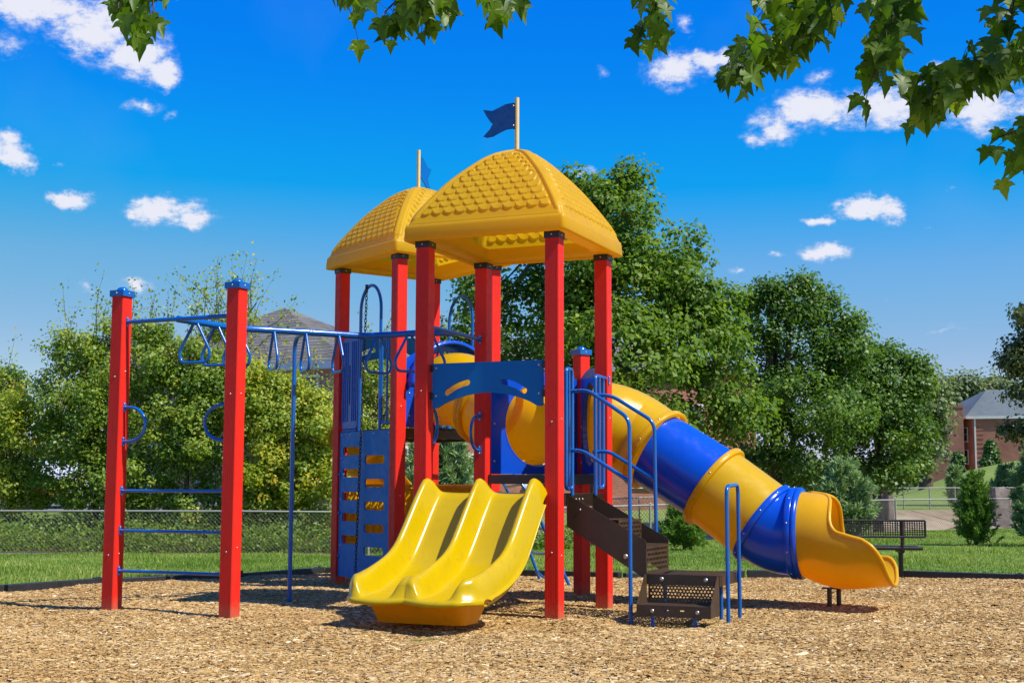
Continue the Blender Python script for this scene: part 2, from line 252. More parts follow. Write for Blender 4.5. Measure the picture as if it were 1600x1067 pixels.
# ------------------------------------------------------------------ mesh helpers
class MB:
    def __init__(s): s.v = []; s.f = []; s.m = []; s.s = []
    def add(s, V, Fs, mi=0, sm=False):
        b = len(s.v); s.v += [tuple(q) for q in V]
        for f in Fs: s.f.append(tuple(b + i for i in f)); s.m.append(mi); s.s.append(sm)
    def box(s, c, h, ax=None, mi=0):
        ax = ax or (Vector((1, 0, 0)), Vector((0, 1, 0)), Vector((0, 0, 1))); c = Vector(c)
        V = [c + ax[0] * (h[0] * i) + ax[1] * (h[1] * j) + ax[2] * (h[2] * k) for i in (-1, 1) for j in (-1, 1) for k in (-1, 1)]
        s.add(V, [(0, 1, 3, 2), (4, 6, 7, 5), (0, 4, 5, 1), (2, 3, 7, 6), (0, 2, 6, 4), (1, 5, 7, 3)], mi)
    def tube(s, pts, r, seg=12, mi=0, caps=True, closed=False):
        pts = [Vector(p) for p in pts]; n = len(pts); rr = r if isinstance(r, (list, tuple)) else [r] * n
        T = []
        for i in range(n):
            a = pts[(i - 1) % n] if (closed or i > 0) else pts[i]; b = pts[(i + 1) % n] if (closed or i < n - 1) else pts[i]
            T.append((b - a).normalized())
        up = Vector((0, 0, 1)) if abs(T[0].z) < .9 else Vector((1, 0, 0))
        X = T[0].cross(up).normalized(); V = []
        for i in range(n):
            X = (X - T[i] * X.dot(T[i])).normalized(); Yv = T[i].cross(X)
            for k in range(seg):
                a = 2 * math.pi * k / seg; V.append(pts[i] + (X * math.cos(a) + Yv * math.sin(a)) * rr[i])
        Fs = []
        for i in range(n if closed else n - 1):
            j = (i + 1) % n
            for k in range(seg):
                k2 = (k + 1) % seg; Fs.append((i * seg + k, i * seg + k2, j * seg + k2, j * seg + k))
        s.add(V, Fs, mi, True)
        if caps and not closed:
            s.add([V[k] for k in range(seg)], [tuple(range(seg))[::-1]], mi); s.add([V[(n - 1) * seg + k] for k in range(seg)], [tuple(range(seg))], mi)
    def dome(s, c, nrm, r, mi=0, flat=.6, seg=10):
        nrm = Vector(nrm).normalized(); c = Vector(c); q = nrm.to_track_quat('Z', 'Y'); V = []
        rings = 4
        for i in range(rings):
            a = math.pi / 2 * i / rings
            for k in range(seg):
                b = 2 * math.pi * k / seg
                V.append(c + q @ Vector((r * math.cos(a) * math.cos(b), r * math.cos(a) * math.sin(b), r * flat * math.sin(a))))
        V.append(c + nrm * (r * flat)); Fs = []
        for i in range(rings - 1):
            for k in range(seg): Fs.append((i * seg + k, i * seg + (k + 1) % seg, (i + 1) * seg + (k + 1) % seg, (i + 1) * seg + k))
        for k in range(seg): Fs.append(((rings - 1) * seg + k, (rings - 1) * seg + (k + 1) % seg, rings * seg))
        s.add(V, Fs, mi, True)
    def panel(s, outline, holes, th, o, ax, up, mi=0, sm=False):
        """2-D outline with holes in the vertical plane (ax, up) extruded by th along the normal"""
        o = Vector(o); ax = Vector(ax).normalized(); up = Vector(up); nn = ax.cross(up).normalized()
        loops = [outline] + holes
        tri = tessellate_polygon([[Vector((a, b, 0)) for a, b in l] for l in loops])
        flat = [p for l in loops for p in l]; n = len(flat)
        V = [o + ax * a + up * b + nn * (th / 2) for a, b in flat] + [o + ax * a + up * b - nn * (th / 2) for a, b in flat]
        Fs = [tuple(t) for t in tri] + [tuple(i + n for i in t[::-1]) for t in tri]
        b = 0
        for l in loops:
            k = len(l)
            for i in range(k): j = (i + 1) % k; Fs.append((b + i, b + j, n + b + j, n + b + i))
            b += k
        s.add(V, Fs, mi, sm)
    def grid(s, G, mi=0, sm=True, flip=False, closed_u=False):
        """G: rows x cols of points"""
        r = len(G); c = len(G[0]); V = [p for row in G for p in row]; Fs = []
        for i in range(r - 1):
            for j in range(c if closed_u else c - 1):
                j2 = (j + 1) % c; q = (i * c + j, i * c + j2, (i + 1) * c + j2, (i + 1) * c + j); Fs.append(q[::-1] if flip else q)
        s.add(V, Fs, mi, sm)
    def perf(s, o, ax, ay, w, h, nx, ny, rad=.34, margin=.02, mi=0, th=.003, stagger=True):
        """perforated plate: real holes"""
        o = Vector(o); ax = Vector(ax).normalized(); ay = Vector(ay).normalized(); nn = ax.cross(ay).normalized() * th
        cw = (w - 2 * margin) / nx; ch = (h - 2 * margin) / ny; r = min(cw, ch) * rad
        def P(a, b): return o + ax * a + ay * b
        for (a0, b0, a1, b1) in ((0, 0, w, margin), (0, h - margin, w, h), (0, margin, margin, h - margin), (w - margin, margin, w, h - margin)):
            s.add([P(a0, b0), P(a1, b0), P(a1, b1), P(a0, b1)], [(0, 1, 2, 3)], mi)
        for j in range(ny):
            off = (cw / 2 if (stagger and j % 2) else 0); cols = nx - (1 if off else 0)
            if off:
                for (a0, a1) in ((margin, margin + off), (w - margin - off, w - margin)):
                    b0 = margin + j * ch; s.add([P(a0, b0), P(a1, b0), P(a1, b0 + ch), P(a0, b0 + ch)], [(0, 1, 2, 3)], mi)
            for i in range(cols):
                a0 = margin + off + i * cw; b0 = margin + j * ch; ca, cb_ = a0 + cw / 2, b0 + ch / 2
                sq = [(a0 + cw, cb_), (a0 + cw, b0 + ch), (ca, b0 + ch), (a0, b0 + ch), (a0, cb_), (a0, b0), (ca, b0), (a0 + cw, b0)]
                ci = [(ca + r * math.cos(k * math.pi / 4), cb_ + r * math.sin(k * math.pi / 4)) for k in range(8)]
                V = [P(*q) for q in sq] + [P(*q) for q in ci]
                s.add(V, [(k, (k + 1) % 8, 8 + (k + 1) % 8, 8 + k) for k in range(8)], mi)
    def build(s, name, mats, parent=None, bevel=0, solid=0):
        me = bpy.data.meshes.new(name); me.from_pydata(s.v, [], s.f)
        if not isinstance(mats, (list, tuple)): mats = [mats]
        for m in mats: me.materials.append(m)
        me.polygons.foreach_set('material_index', s.m); me.polygons.foreach_set('use_smooth', s.s); me.update()
        o = bpy.data.objects.new(name, me); COL.objects.link(o)
        if parent is not None: put_under(o, parent)
        if solid:
            md = o.modifiers.new('thick', 'SOLIDIFY'); md.thickness = solid; md.offset = 0
        if bevel:
            md = o.modifiers.new('bevel', 'BEVEL'); md.width = bevel; md.segments = 2; md.limit_method = 'ANGLE'; md.angle_limit = R(40)
        return o
ROOTM = {}
def world_of(o):
    m = Matrix.LocRotScale(o.location, o.rotation_euler, o.scale)
    if o.parent: return world_of(o.parent) @ o.matrix_parent_inverse @ m
    return m
def put_under(o, parent):
    o.parent = parent; o.matrix_parent_inverse = world_of(parent).inverted()
def empty(name, loc, label=None, cat=None, group=None, rz=0, parent=None):
    o = bpy.data.objects.new(name, None); COL.objects.link(o); o.location = loc; o.rotation_euler = (0, 0, rz); o.empty_display_size = .2
    if parent: put_under(o, parent)
    return tag(o, label, cat, group)
def tag(o, label=None, cat=None, group=None, kind=None):
    if label: o['label'] = label
    if cat: o['category'] = cat
    if group: o['group'] = group
    if kind: o['kind'] = kind
    return o
def np_mesh(name, V, Fc, mat, tint=None, parent=None, smooth=False):
    V = np.asarray(V, dtype=np.float32).reshape(-1, 3); Fc = np.asarray(Fc, dtype=np.int32); nf, k = Fc.shape
    me = bpy.data.meshes.new(name); me.vertices.add(len(V)); me.vertices.foreach_set('co', V.ravel())
    me.loops.add(nf * k); me.loops.foreach_set('vertex_index', Fc.ravel())
    me.polygons.add(nf); me.polygons.foreach_set('loop_start', np.arange(0, nf * k, k, dtype=np.int32))
    me.polygons.foreach_set('loop_total', np.full(nf, k, dtype=np.int32))
    if smooth: me.polygons.foreach_set('use_smooth', np.ones(nf, dtype=bool))
    if tint is not None:
        a = me.attributes.new('tint', 'FLOAT', 'FACE'); a.data.foreach_set('value', np.asarray(tint, dtype=np.float32))
    me.materials.append(mat); me.update(calc_edges=True)
    o = bpy.data.objects.new(name, me); COL.objects.link(o)
    if parent is not None: put_under(o, parent)
    return o
def rounded(pts, r, n=6):
    """polyline with filleted corners"""
    pts = [Vector(p) for p in pts]; out = [pts[0]]
    for i in range(1, len(pts) - 1):
        a, b, c = pts[i - 1], pts[i], pts[i + 1]; d1 = (a - b); d2 = (c - b); q = min(r, d1.length * .49, d2.length * .49)
        p1 = b + d1.normalized() * q; p2 = b + d2.normalized() * q
        for k in range(n + 1):
            t = k / n; out.append(p1 * (1 - t) ** 2 + b * (2 * t * (1 - t)) + p2 * t * t)
    out.append(pts[-1]); return out
def rect(a0, b0, a1, b1, r=0, n=4):
    if not r: return [(a0, b0), (a1, b0), (a1, b1), (a0, b1)]
    o = []
    for (cx, cy, s) in ((a1 - r, b0 + r, -90), (a1 - r, b1 - r, 0), (a0 + r, b1 - r, 90), (a0 + r, b0 + r, 180)):
        for k in range(n + 1): t = R(s + 90 * k / n); o.append((cx + r * math.cos(t), cy + r * math.sin(t)))
    return o
Z = Vector((0, 0, 1))
def V3(p, z): return Vector((p[0], p[1], z))

# ------------------------------------------------------------------ layout of the play structure
th = R(23.48); U = Vector((math.cos(th), -math.sin(th), 0)); W = Vector((math.sin(th), math.cos(th), 0))
A = Vector((-.764, 11.567, 0)); S = 1.22; B = A + U * S; Cc = B + W * S; D = A + W * S
al = R(60) - th; W2 = Vector((math.cos(al), math.sin(al), 0)); N2 = Vector((-W2.y, W2.x, 0))
P = D + W2 * S; Fp = D + N2 * 1.535; H = P + N2 * 1.535; Ep = Fp + N2 * S; G = H + N2 * S
L1 = Vector((-3.419, 11.562, 0)); L2 = Vector((-2.307, 11.062, 0))
H1, H2, HP, HL = 3.23, 3.5366, 2.43, 2.745
DK1, DK3, DK2 = 1.035, 1.205, 1.70

# ------------------------------------------------------------------ terrain
LIP = [(-40, 28), (-3, 28.3), (.6, 30), (13, 39), (24, 46), (60, 60)]
def lip_y(x): return float(np.interp(x, [p[0] for p in LIP], [p[1] for p in LIP]))
def lip_z(x): return float(np.interp(x, [-40, -3, .6, 10, 20, 60], [-.315, -.315, -.256, -.10, -.05, 0]))
def lawn_z(x, y):
    t = min(max((y - 15.5) / (lip_y(x) - 15.5), 0), 1); hol = .05 * math.exp(-(((x - 1.35) / .6) ** 2 + ((y - 10.85) / .6) ** 2))
    return t * lip_z(x) - hol + .012 * math.sin(x * .9 + 1.3) * math.cos(y * .7) * min(1, max(0, (y - 13) / 6))
def sheet(name, xs, ss, fy, fz, mat):
    V = []; nx, ns = len(xs), len(ss)
    for s_ in ss:
        for x in xs:
            y = fy(x, s_); V.append((x, y, fz(x, y, s_)))
    Fc = [(j * nx + i, j * nx + i + 1, (j + 1) * nx + i + 1, (j + 1) * nx + i) for j in range(ns - 1) for i in range(nx - 1)]
    o = np_mesh(name, V, Fc, mat, smooth=True); o['kind'] = 'structure'; return o
xs = list(np.linspace(-40, 60, 201))
sheet('ground', xs, list(np.concatenate([np.linspace(-1, 0, 2), np.linspace(.02, 1, 60)])), lambda x, t: (-30 if t < 0 else t * lip_y(x)), lambda x, y, t: lawn_z(x, y), m_grass)
def blend_left(x): return min(max((-x - .5) / 3, 0), 1)   # 1 on the left, 0 from the middle on
def bank_top(x): return float(np.interp(x, [-40, .6, 13, 60], [-.27, -.27, .22, .5]))
def beyond(x, y, s_):
    # s_ = metres behind the lip
    zl = float(np.interp(s_, [0, .5, 2.2, 5, 14, 400], [lip_z(x), -.26, -.02, .30, .42, .9]))
    zr = float(np.interp(s_, [0, .4, 3, 6, 12, 14, 400], [lip_z(x), -.5, -1.5, -1.1, bank_top(x), bank_top(x) + .05, bank_top(x) + .3]))
    return zl * blend_left(x) + zr * (1 - blend_left(x)) + hill(x, y)
def hill(x, y):
    t = min(max((y - 72) / 34, 0), 1); t = t * t * (3 - 2 * t)
    q = min(max((x - 29 - .29 * (y - 106)) / 12, 0), 1); q = q * q * (3 - 2 * q)
    return 2.9 * t * q
xl = list(np.linspace(-40, -1.5, 60)); xr = list(np.linspace(-1.5, 60, 100))
sheet('soil_bank', xl, list(np.linspace(0, 2.2, 8)), lambda x, s_: lip_y(x) + s_, lambda x, y, s_: beyond(x, y, s_), m_soil)
sheet('verge', xl, list(np.linspace(2.2, 9, 14)), lambda x, s_: lip_y(x) + s_, lambda x, y, s_: beyond(x, y, s_), m_grass)
sheet('concrete_channel', xr, list(np.linspace(0, 12, 40)), lambda x, s_: lip_y(x) + s_, lambda x, y, s_: beyond(x, y, s_), m_conc)
sheet('parking_lot', xl, list(np.concatenate([np.linspace(9, 60, 30), [200, 900]])), lambda x, s_: lip_y(x) + s_, lambda x, y, s_: beyond(x, y, min(s_, 399)), m_asph)
sheet('far_bank', list(np.linspace(-1.5, 130, 160)), list(np.concatenate([np.linspace(12, 140, 90), [200, 400, 900]])), lambda x, s_: lip_y(x) + s_, lambda x, y, s_: beyond(x, y, min(s_, 399)), m_hill)
def ground_z(x, y):
    s_ = y - lip_y(x); return lawn_z(x, y) if s_ <= 0 else beyond(x, y, s_)

# mulch bed
BORDER = [atz(-330, 957), atz(0, 928), atz(159, 915.5), atz(255, 911), atz(375, 902), atz(502, 890.6), atz(640, 892), atz(800, 899), atz(968, 906), atz(1160, 901.5), atz(1405, 902.5), atz(1600, 908.5), atz(1900, 918)]
BX = [p.x for p in BORDER]; BY = [p.y for p in BORDER]
def border_y(x): return float(np.interp(x, BX, BY))
def mulch_z(x, y): return lawn_z(x, y) + .02 - .03 * math.exp(-((x + .62) ** 2 + (y - 9.75) ** 2) / .22) + .016 * math.sin(x * 2.1 + .7 * y) * math.sin(y * 1.7 - .4 * x) + .006 * math.sin(5.3 * x + 2.2 * y)
sheet('mulch_bed', list(np.linspace(-9, 12, 190)), list(np.concatenate([[-.6], np.linspace(.02, 1, 140)])), lambda x, t: border_y(x) * t, lambda x, y, t: mulch_z(x, y), m_mulch)

# wood chips
def chips():
    n = 430000
    y = RNG.uniform(0, 1, n) ** 1.15 * 10.6 + 7.0
    x = RNG.uniform(-.48, .48, n) * y * 1.02
    by = np.interp(x, BX, BY); k = y < by - .05; x = x[k]; y = y[k]; n = len(x)
    z = mulch_z_np(x, y) + RNG.uniform(-.002, .010, n)
    Ln = RNG.lognormal(math.log(.023), .45, n); Wd = Ln * RNG.uniform(.2, .5, n)
    big = RNG.uniform(0, 1, n) > .99; Wd[big] *= 1.7; Ln[big] *= 1.3
    yaw = RNG.normal(0, 1.0, n); pit = RNG.normal(0, .12, n); rol = RNG.normal(0, .20, n)
    cy, sy, cp, sp = np.cos(yaw), np.sin(yaw), np.cos(pit), np.sin(pit)
    ax = np.stack([cy * cp, sy * cp, sp], 1); a0 = np.stack([-sy, cy, np.zeros(n)], 1); up = np.cross(ax, a0)
    an = -a0 * np.sin(rol)[:, None] + up * np.cos(rol)[:, None]; sd = np.cross(an, ax)
    c = np.stack([x, y, z], 1); L_ = Ln[:, None] * .5; W_ = Wd[:, None] * .5; V = np.zeros((n, 6, 3)); t1 = RNG.uniform(.3, 1, n)[:, None]; t2 = RNG.uniform(.3, 1, n)[:, None]
    V[:, 0] = c - ax * L_ - sd * W_ * t1; V[:, 1] = c + ax * L_ * RNG.uniform(.7, 1, n)[:, None] - sd * W_ * t2; V[:, 2] = c + ax * L_ + sd * W_ * .8; V[:, 3] = c - ax * L_ * .8 + sd * W_
    V[:, 4] = V[:, 0] - an * .004 - sd * .001; V[:, 5] = V[:, 1] - an * .004 - sd * .001
    Fc = (np.arange(n)[:, None, None] * 6 + np.array([(0, 1, 2, 3), (4, 5, 1, 0)])[None]).reshape(-1, 4)
    t = np.clip(RNG.normal(.53, .24, n) + .09 * np.sin(x * 2.3 + 1.7 * np.sin(y * 2.6)) * np.sin(y * 3.4 + x), 0, 1)
    o = np_mesh('wood_chips', V, Fc, m_chip, np.repeat(t, 2)); tag(o, 'loose tan wood chips covering the play area', 'wood chips', kind='stuff')
def mulch_z_np(x, y): return np.array([mulch_z(a, b) for a, b in zip(x, y)])
chips()

# lawn grass blades
m_blade = leaf_mat('grass_blade', [(0, (.065, .135, .012)), (.45, (.16, .25, .032)), (.8, (.29, .35, .07)), (1, (.44, .44, .17))], trans=.3, rough=.6, spec=.2)
def grass():
    n = 190000
    y = RNG.uniform(0, 1, n) ** 1.3 * 25 + 13.2; x = RNG.uniform(-.5, .5, n) * y * .86
    by = np.interp(x, BX, BY); ly = np.interp(x, [p[0] for p in LIP], [p[1] for p in LIP]); k = (y > by + .12) & (y < ly - .05); x = x[k]; y = y[k]; n = len(x)
    z = np.array([lawn_z(a, b) for a, b in zip(x, y)])
    ln = RNG.uniform(.018, .052, n) * (1 + .5 * np.sin(x * 1.7) * np.sin(y * 1.1)); w = RNG.uniform(.003, .007, n) * (1 + y / 30)
    a = RNG.uniform(0, 6.28, n); le = RNG.uniform(.1, .9, n)
    c = np.stack([x, y, z], 1); d = np.stack([np.cos(a), np.sin(a), np.zeros(n)], 1); p = np.stack([-np.sin(a), np.cos(a), np.zeros(n)], 1)
    V = np.zeros((n, 3, 3)); V[:, 0] = c - p * w[:, None]; V[:, 1] = c + p * w[:, None]; V[:, 2] = c + d * (ln * le)[:, None]; V[:, 2, 2] += ln
    V[:, :2, 2] -= .01
    t = np.clip(.47 + .16 * np.sin(x * .8 + 2 * np.sin(y * .35)) + .14 * np.sin(x * 2.3 + y * 1.1) * np.sin(y * .9 - x * .6) + RNG.normal(0, .2, n), 0, 1)
    o = np_mesh('grass', V, np.arange(n * 3).reshape(-1, 3), m_blade, t); tag(o, 'short green lawn grass behind the play area', 'grass', kind='stuff')
grass()

# border edging: separate black plastic timbers
TL = ['cut by the left edge of the photo', 'just left of the left red ladder post', 'starting right of the left red ladder post', 'passing behind the right red ladder post', 'behind the foot of the blue support pole', 'behind the slotted blue climbing wall', 'behind the middle of the yellow double slide', 'behind the front right tower post', 'behind the stair landing', 'behind the lower end of the tube slide', 'on the lawn edge right of the bench leg', 'cut by the right edge of the photo']
def edging():
    n = 0
    for a, b in zip(BORDER[:-1], BORDER[1:]):
        d = (b - a); ln = d.length; k = max(1, round(ln / 1.3))
        for i in range(k):
            p = a + d * (i / k); q = a + d * ((i + 1) / k); dr = (q - p).normalized(); pr = Vector((-dr.y, dr.x, 0)); c = (p + q) / 2
            m = MB(); hl = (q - p).length / 2 - .012
            zc = lawn_z(c.x, c.y) + .035 + random.uniform(-.008, .008); tz = random.uniform(-.008, .008)
            ax = (Vector((dr.x, dr.y, tz)).normalized(), pr, Z)
            m.box((c.x, c.y, zc), (hl - .05, .045, .055), ax)
            e = c + dr * (hl - .03); m.box((e.x, e.y, zc + tz * hl + .004), (.05, .05, .058), ax)
            m.tube([(e.x, e.y, zc), (e.x, e.y, zc + .068)], .016, 8)
            o = m.build('border_timber', m_black, None, bevel=.008)
            n += 1
            if n in (1, 14): bpy.data.objects.remove(o); continue
            tag(o, 'black border timber ' + TL[n - 2], 'border timber', 'black border timbers round the wood chips')
edging()

# ------------------------------------------------------------------ play structure
play = empty('play_structure', (.1, 12.5, 0), 'red, yellow and blue playground structure with two domed roofs, slides and overhead ladder', 'playground')
def post_mesh(c, hgt, ux, cap='bracket', label=None):
    uy = Z.cross(ux); m = MB(); a = .0635; g = .0013; gx = (-.030, -.010, .010, .030); prof = []
    for sx, sy in (((1, 0), (0, 1)), ((0, 1), (-1, 0)), ((-1, 0), (0, -1)), ((0, -1), (1, 0))):
        n = Vector(sx); t = Vector(sy)
        prof.append(n * a - t * (a - .008)) 
        for q in gx: prof += [n * a + t * (q - .004), n * (a - g) + t * q, n * a + t * (q + .004)]
        prof.append(n * a + t * (a - .008))
    def ring(z, s=1): return [c + ux * (p.x * s) + uy * (p.y * s) + Z * z for p in prof]
    zz = [-.12] + list(np.linspace(.0, hgt, 4))
    m.grid([ring(z) for z in zz], 0, False, closed_u=True)
    m.add(ring(hgt), [tuple(range(len(prof)))], 0)
    for z in (random.uniform(.5, 1.1), random.uniform(1.5, 2.2)):
        for nn_ in (-uy, ux): m.dome(c + nn_ * a + Z * (z + random.uniform(-.05, .05)) , nn_, .0085, 1)
    o = m.build('post', [m_red, m_steel], play)
    k = MB(); ax = (ux, uy, Z)
    if cap == 'bracket':
        k.box(c + Z * (hgt - .02), (a + .006, a + .006, .028), ax, 0)
        for s_ in (-1, 1):
            for n in (ux, uy): k.dome(c + n * (s_ * (a + .006)) + Z * (hgt - .02), n * s_, .008, 1)
        b = k.build('bracket', [m_cap, m_steel], o, bevel=.003)
    else:
        k.box(c + Z * (hgt + .012), (a + .014, a + .014, .028), ax, 0); k.dome(c + Z * (hgt + .038), Z, .052, 0, .72, 20)
        k.dome(c - uy * (a + .014) + Z * (hgt + .012), -uy, .008, 1); k.dome(c + ux * (a + .014) + Z * (hgt + .012), ux, .008, 1)
        b = k.build('post_cap', [m_blue, m_steel], o, bevel=.004)
    return o
for c in (A, B, Cc, D): post_mesh(c, H1 - .01, U)
for c in (Ep, Fp, H, G): post_mesh(c, H2 - .01, W2)
post_mesh(P, HP, W2, 'cap')
LW = (L2 - L1).normalized()
post_mesh(L1, HL, LW, 'cap'); post_mesh(L2, HL, LW, 'cap')

# --- roofs
def roof_mesh():
    hs = .74; z1 = .135; zt = .905
    _pf = np.polyfit([0, .1, .2, .35, .5, .7, .82, .9, .96, 1], [1, .948, .888, .79, .675, .50, .375, .27, .16, .03], 7)
    def a_of(h): return hs * max(0, float(np.polyval(_pf, h)))
    hh = np.linspace(0, 1, 400); aa = np.array([a_of(h) for h in hh]); zz = z1 + hh * (zt - z1)
    tt = np.concatenate([[0], np.cumsum(np.hypot(np.diff(aa), np.diff(zz)))]); Lt = tt[-1]
    NR, NC = 168, 176; rh = .0755; w = .113; amp = .019
    tr = np.linspace(0, Lt * .985, NR); ar = np.interp(tr, tt, aa); zr = np.interp(tr, tt, zz)
    V = []; F_ = []; b = 0
    qs = np.linspace(-1, 1, NC)
    da = np.gradient(ar, tr); dz = np.gradient(zr, tr)
    for f in range(4):
        rz = f * math.pi / 2; cz, sz = math.cos(rz), math.sin(rz)
        for j in range(NR):
            t = tr[j]; a = ar[j]; z = zr[j]
            nx, nz = dz[j], -da[j]   # outward normal in (out, z)
            ln = math.hypot(nx, nz); nx /= ln; nz /= ln
            for i in range(NC):
                s_ = qs[i] * a; edge = a - abs(s_)        # distance from hip
                # shingle
                d = 0
                tin = t - .092
                if edge > .075 and tin > -.02 and t < Lt - .13:
                    for k in range(int(tin / rh) - 1, int(tin / rh) + 2):
                        if k < 0 or k > 10: continue
                        off = (w / 2 if k % 2 else 0); ds = (s_ - off + w / 2) % w - w / 2
                        r_ = min(1, abs(ds) / (w * .5)); tb = k * rh + .052 * (1 - math.sqrt(max(0, 1 - r_ * r_)))
                        if abs(s_ - ds) > a - .098: continue
                        if tin > tb: d = max(d, amp * max(0, 1 - (tin - tb) / (rh * 1.6)))
                        elif tin > tb - .0035: d = max(d, amp * .5)
                    d *= min(1, (edge - .075) / .02)
                rib = .015 * (1 - min(1, max(0, (edge - .045) / .02))) * min(1, max(0, (t - .02) / .05)) 
                low = .004 * (1 if t < .085 else max(0, 1 - (t - .085) / .02))
                d = max(d, rib, low if t > .01 else 0)
                k2 = max(0, 1 - edge / .045); k2 = k2 * k2
                sg = 1 if s_ > 0 else -1
                dirx = Vector((nx, 0, nz)) * (1 - k2) + Vector((nx * .72, sg * nx * .72, nz)) * k2
                p = Vector((a, s_, z)) + dirx * d
                # round the hip a little
                p.x -= .018 * k2; p.y -= .018 * k2 * sg
                V.append((p.x * cz - p.y * sz, p.x * sz + p.y * cz, p.z))
        for j in range(NR - 1):
            for i in range(NC - 1): F_.append((b + j * NC + i, b + j * NC + i + 1, b + (j + 1) * NC + i + 1, b + (j + 1) * NC + i))
        b += NR * NC
    # crown cap
    m = MB(); m.add(V, F_, 0, True)
    # fascia, lip and turned-in rim as rounded-square rings
    def ring(a, z, r=.05, n=5):
        return [Vector((x, y, z)) for x, y in rect(-a, -a, a, a, r, n)]
    m.grid([ring(hs - .006, z1 + .006, .03), ring(hs + .008, z1 - .004, .03), ring(hs + .014, z1 - .03, .035), ring(hs + .022, .012, .04), ring(hs + .018, 0, .04), ring(hs - .012, -.003, .04), ring(hs - .03, .004, .04), ring(hs - .05, .02, .04)], 0, True, closed_u=True)
    m.grid([ring(hs - .05, .02, .04), ring(hs - .19, .028, .05), ring(hs - .21, .05, .05), ring(hs - .225, .12, .05)], 0, True, closed_u=True)
    m.dome((0, 0, zt - .014), Z, .045, 0, .35, 20)
    return m
RM = roof_mesh()
r1 = RM.build('roof', m_roof, None)
def place_roof(o, c, base, ang):
    o.location = (c.x, c.y, base); o.rotation_euler = (0, 0, ang); put_under(o, play)
c1 = (A + Cc) / 2; c2 = (Ep + H) / 2
place_roof(r1, c1, H1 - .005, -th)
r2 = r1.copy(); COL.objects.link(r2); r2.parent = None; place_roof(r2, c2, H2 - .005, al)
r1['label'] = 'nearer domed roof'; r2['label'] = 'farther domed roof'
def flag(roof, c, z0, z1, fdir, ln, hgt, mat):
    p = MB(); p.tube([(c.x, c.y, z0 - .03), (c.x, c.y, z1)], .021, 14); p.tube([(c.x, c.y, z0 - .01), (c.x, c.y, z0 + .012)], .034, 14)
    po = p.build('flag_pole', m_pole, roof)
    m = MB(); f = Vector(fdir).normalized(); o = V3(c, z1 - .055)
    top = [(0.02, 0), (.10 * ln, .005), (.35 * ln, -.012), (.55 * ln, -.045), (.75 * ln, -.075), (ln, -.072)]
    notch = [(.90 * ln, -.12), (.78 * ln, -.165), (.72 * ln, -.175)]
    bot = [(.80 * ln, -.22), (ln, -.285), (.88 * ln, -.293), (.7 * ln, -.28), (.5 * ln, -.245), (.3 * ln, -.215), (.12 * ln, -.205), (.02, -.208)]
    out = [(a, b * hgt / .29 ) for a, b in top + notch + bot]
    m.panel(out[::-1], [], .012, o, f, Z)
    nn = f.cross(Z)
    for b in (-.02, -.18):
        for s_ in (1, -1): m.dome(o + f * .035 + Z * b * hgt / .29 + nn * (.006 * s_), nn * s_, .008, 1)
    m.build('flag', [mat, m_steel], po)
flag(r1, c1, H1 + .885, 4.63, (-.97, -.25, 0), .315, .335, m_navy)
flag(r2, c2, H2 + .885, 4.88, (.35, .93, 0), .34, .36, m_blue)

# --- decks (perforated, brown) with edge beams
def deck_square(o, ux, uy, z, name='deck'):
    m = MB(); n = 24; e = .065
    m.perf(V3(o, z) + ux * e * 0 + uy * 0, ux, uy, S, S, n, n, .30, .06)
    for p, q in ((o, ux), (o + uy * S, ux)): m.box(p + q * (S / 2) + Z * (z - .052), (S / 2 - .064, .012, .05), (q, Z.cross(q), Z))
    for p, q in ((o, uy), (o + ux * S, uy)): m.box(p + q * (S / 2) + Z * (z - .052), (S / 2 - .064, .012, .05), (q, Z.cross(q), Z))
    for k in (1, 2): m.box(o + ux * (S * k / 3) + uy * (S / 2) + Z * (z - .045), (.012, S / 2 - .02, .03), (ux, uy, Z))
    return m.build(name, m_brown, play)
deck_square(A, U, W, DK1); deck_square(Ep, -N2, W2, DK2)
m = MB()   # triangular deck D, P, C
def tri_deck():
    n = 22; a = D; e1 = (P - D); e2 = (Cc - D); n_ = n
    for i in range(n_):
        for j in range(n_ - i):
            p0 = a + e1 * (i / n_) + e2 * (j / n_); p1 = a + e1 * ((i + 1) / n_) + e2 * (j / n_); p2 = a + e1 * (i / n_) + e2 * ((j + 1) / n_)
            def rg(t):
                c = (t[0] + t[1] + t[2]) / 3; V = [q + Z * DK3 for q in t]; I = [c + (q - c) * .5 + Z * DK3 for q in t]
                m.add(V + I, [(0, 1, 4, 3), (1, 2, 5, 4), (2, 0, 3, 5)])
            rg([p0, p1, p2])
            if j < n_ - i - 1:
                p3 = a + e1 * ((i + 1) / n_) + e2 * ((j + 1) / n_); m.add([q + Z * DK3 for q in (p1, p3, p2)], [(0, 1, 2)])
tri_deck()
for p, q in ((D, P), (P, Cc), (Cc, D)):
    d = (q - p).normalized(); m.box((p + q) / 2 + Z * (DK3 - .045), (S / 2 - .07, .014, .042), (d, Z.cross(d), Z))
for p, d in ((D, W2), (P, (Cc - P).normalized())):
    for a in (.15, 1.05): m.dome(p + d * a - Z.cross(d) * 0 + Z * (DK3 - .04) + d.cross(Z) * .015, d.cross(Z), .009, 1)
m.build('deck', [m_brown, m_steel], play)

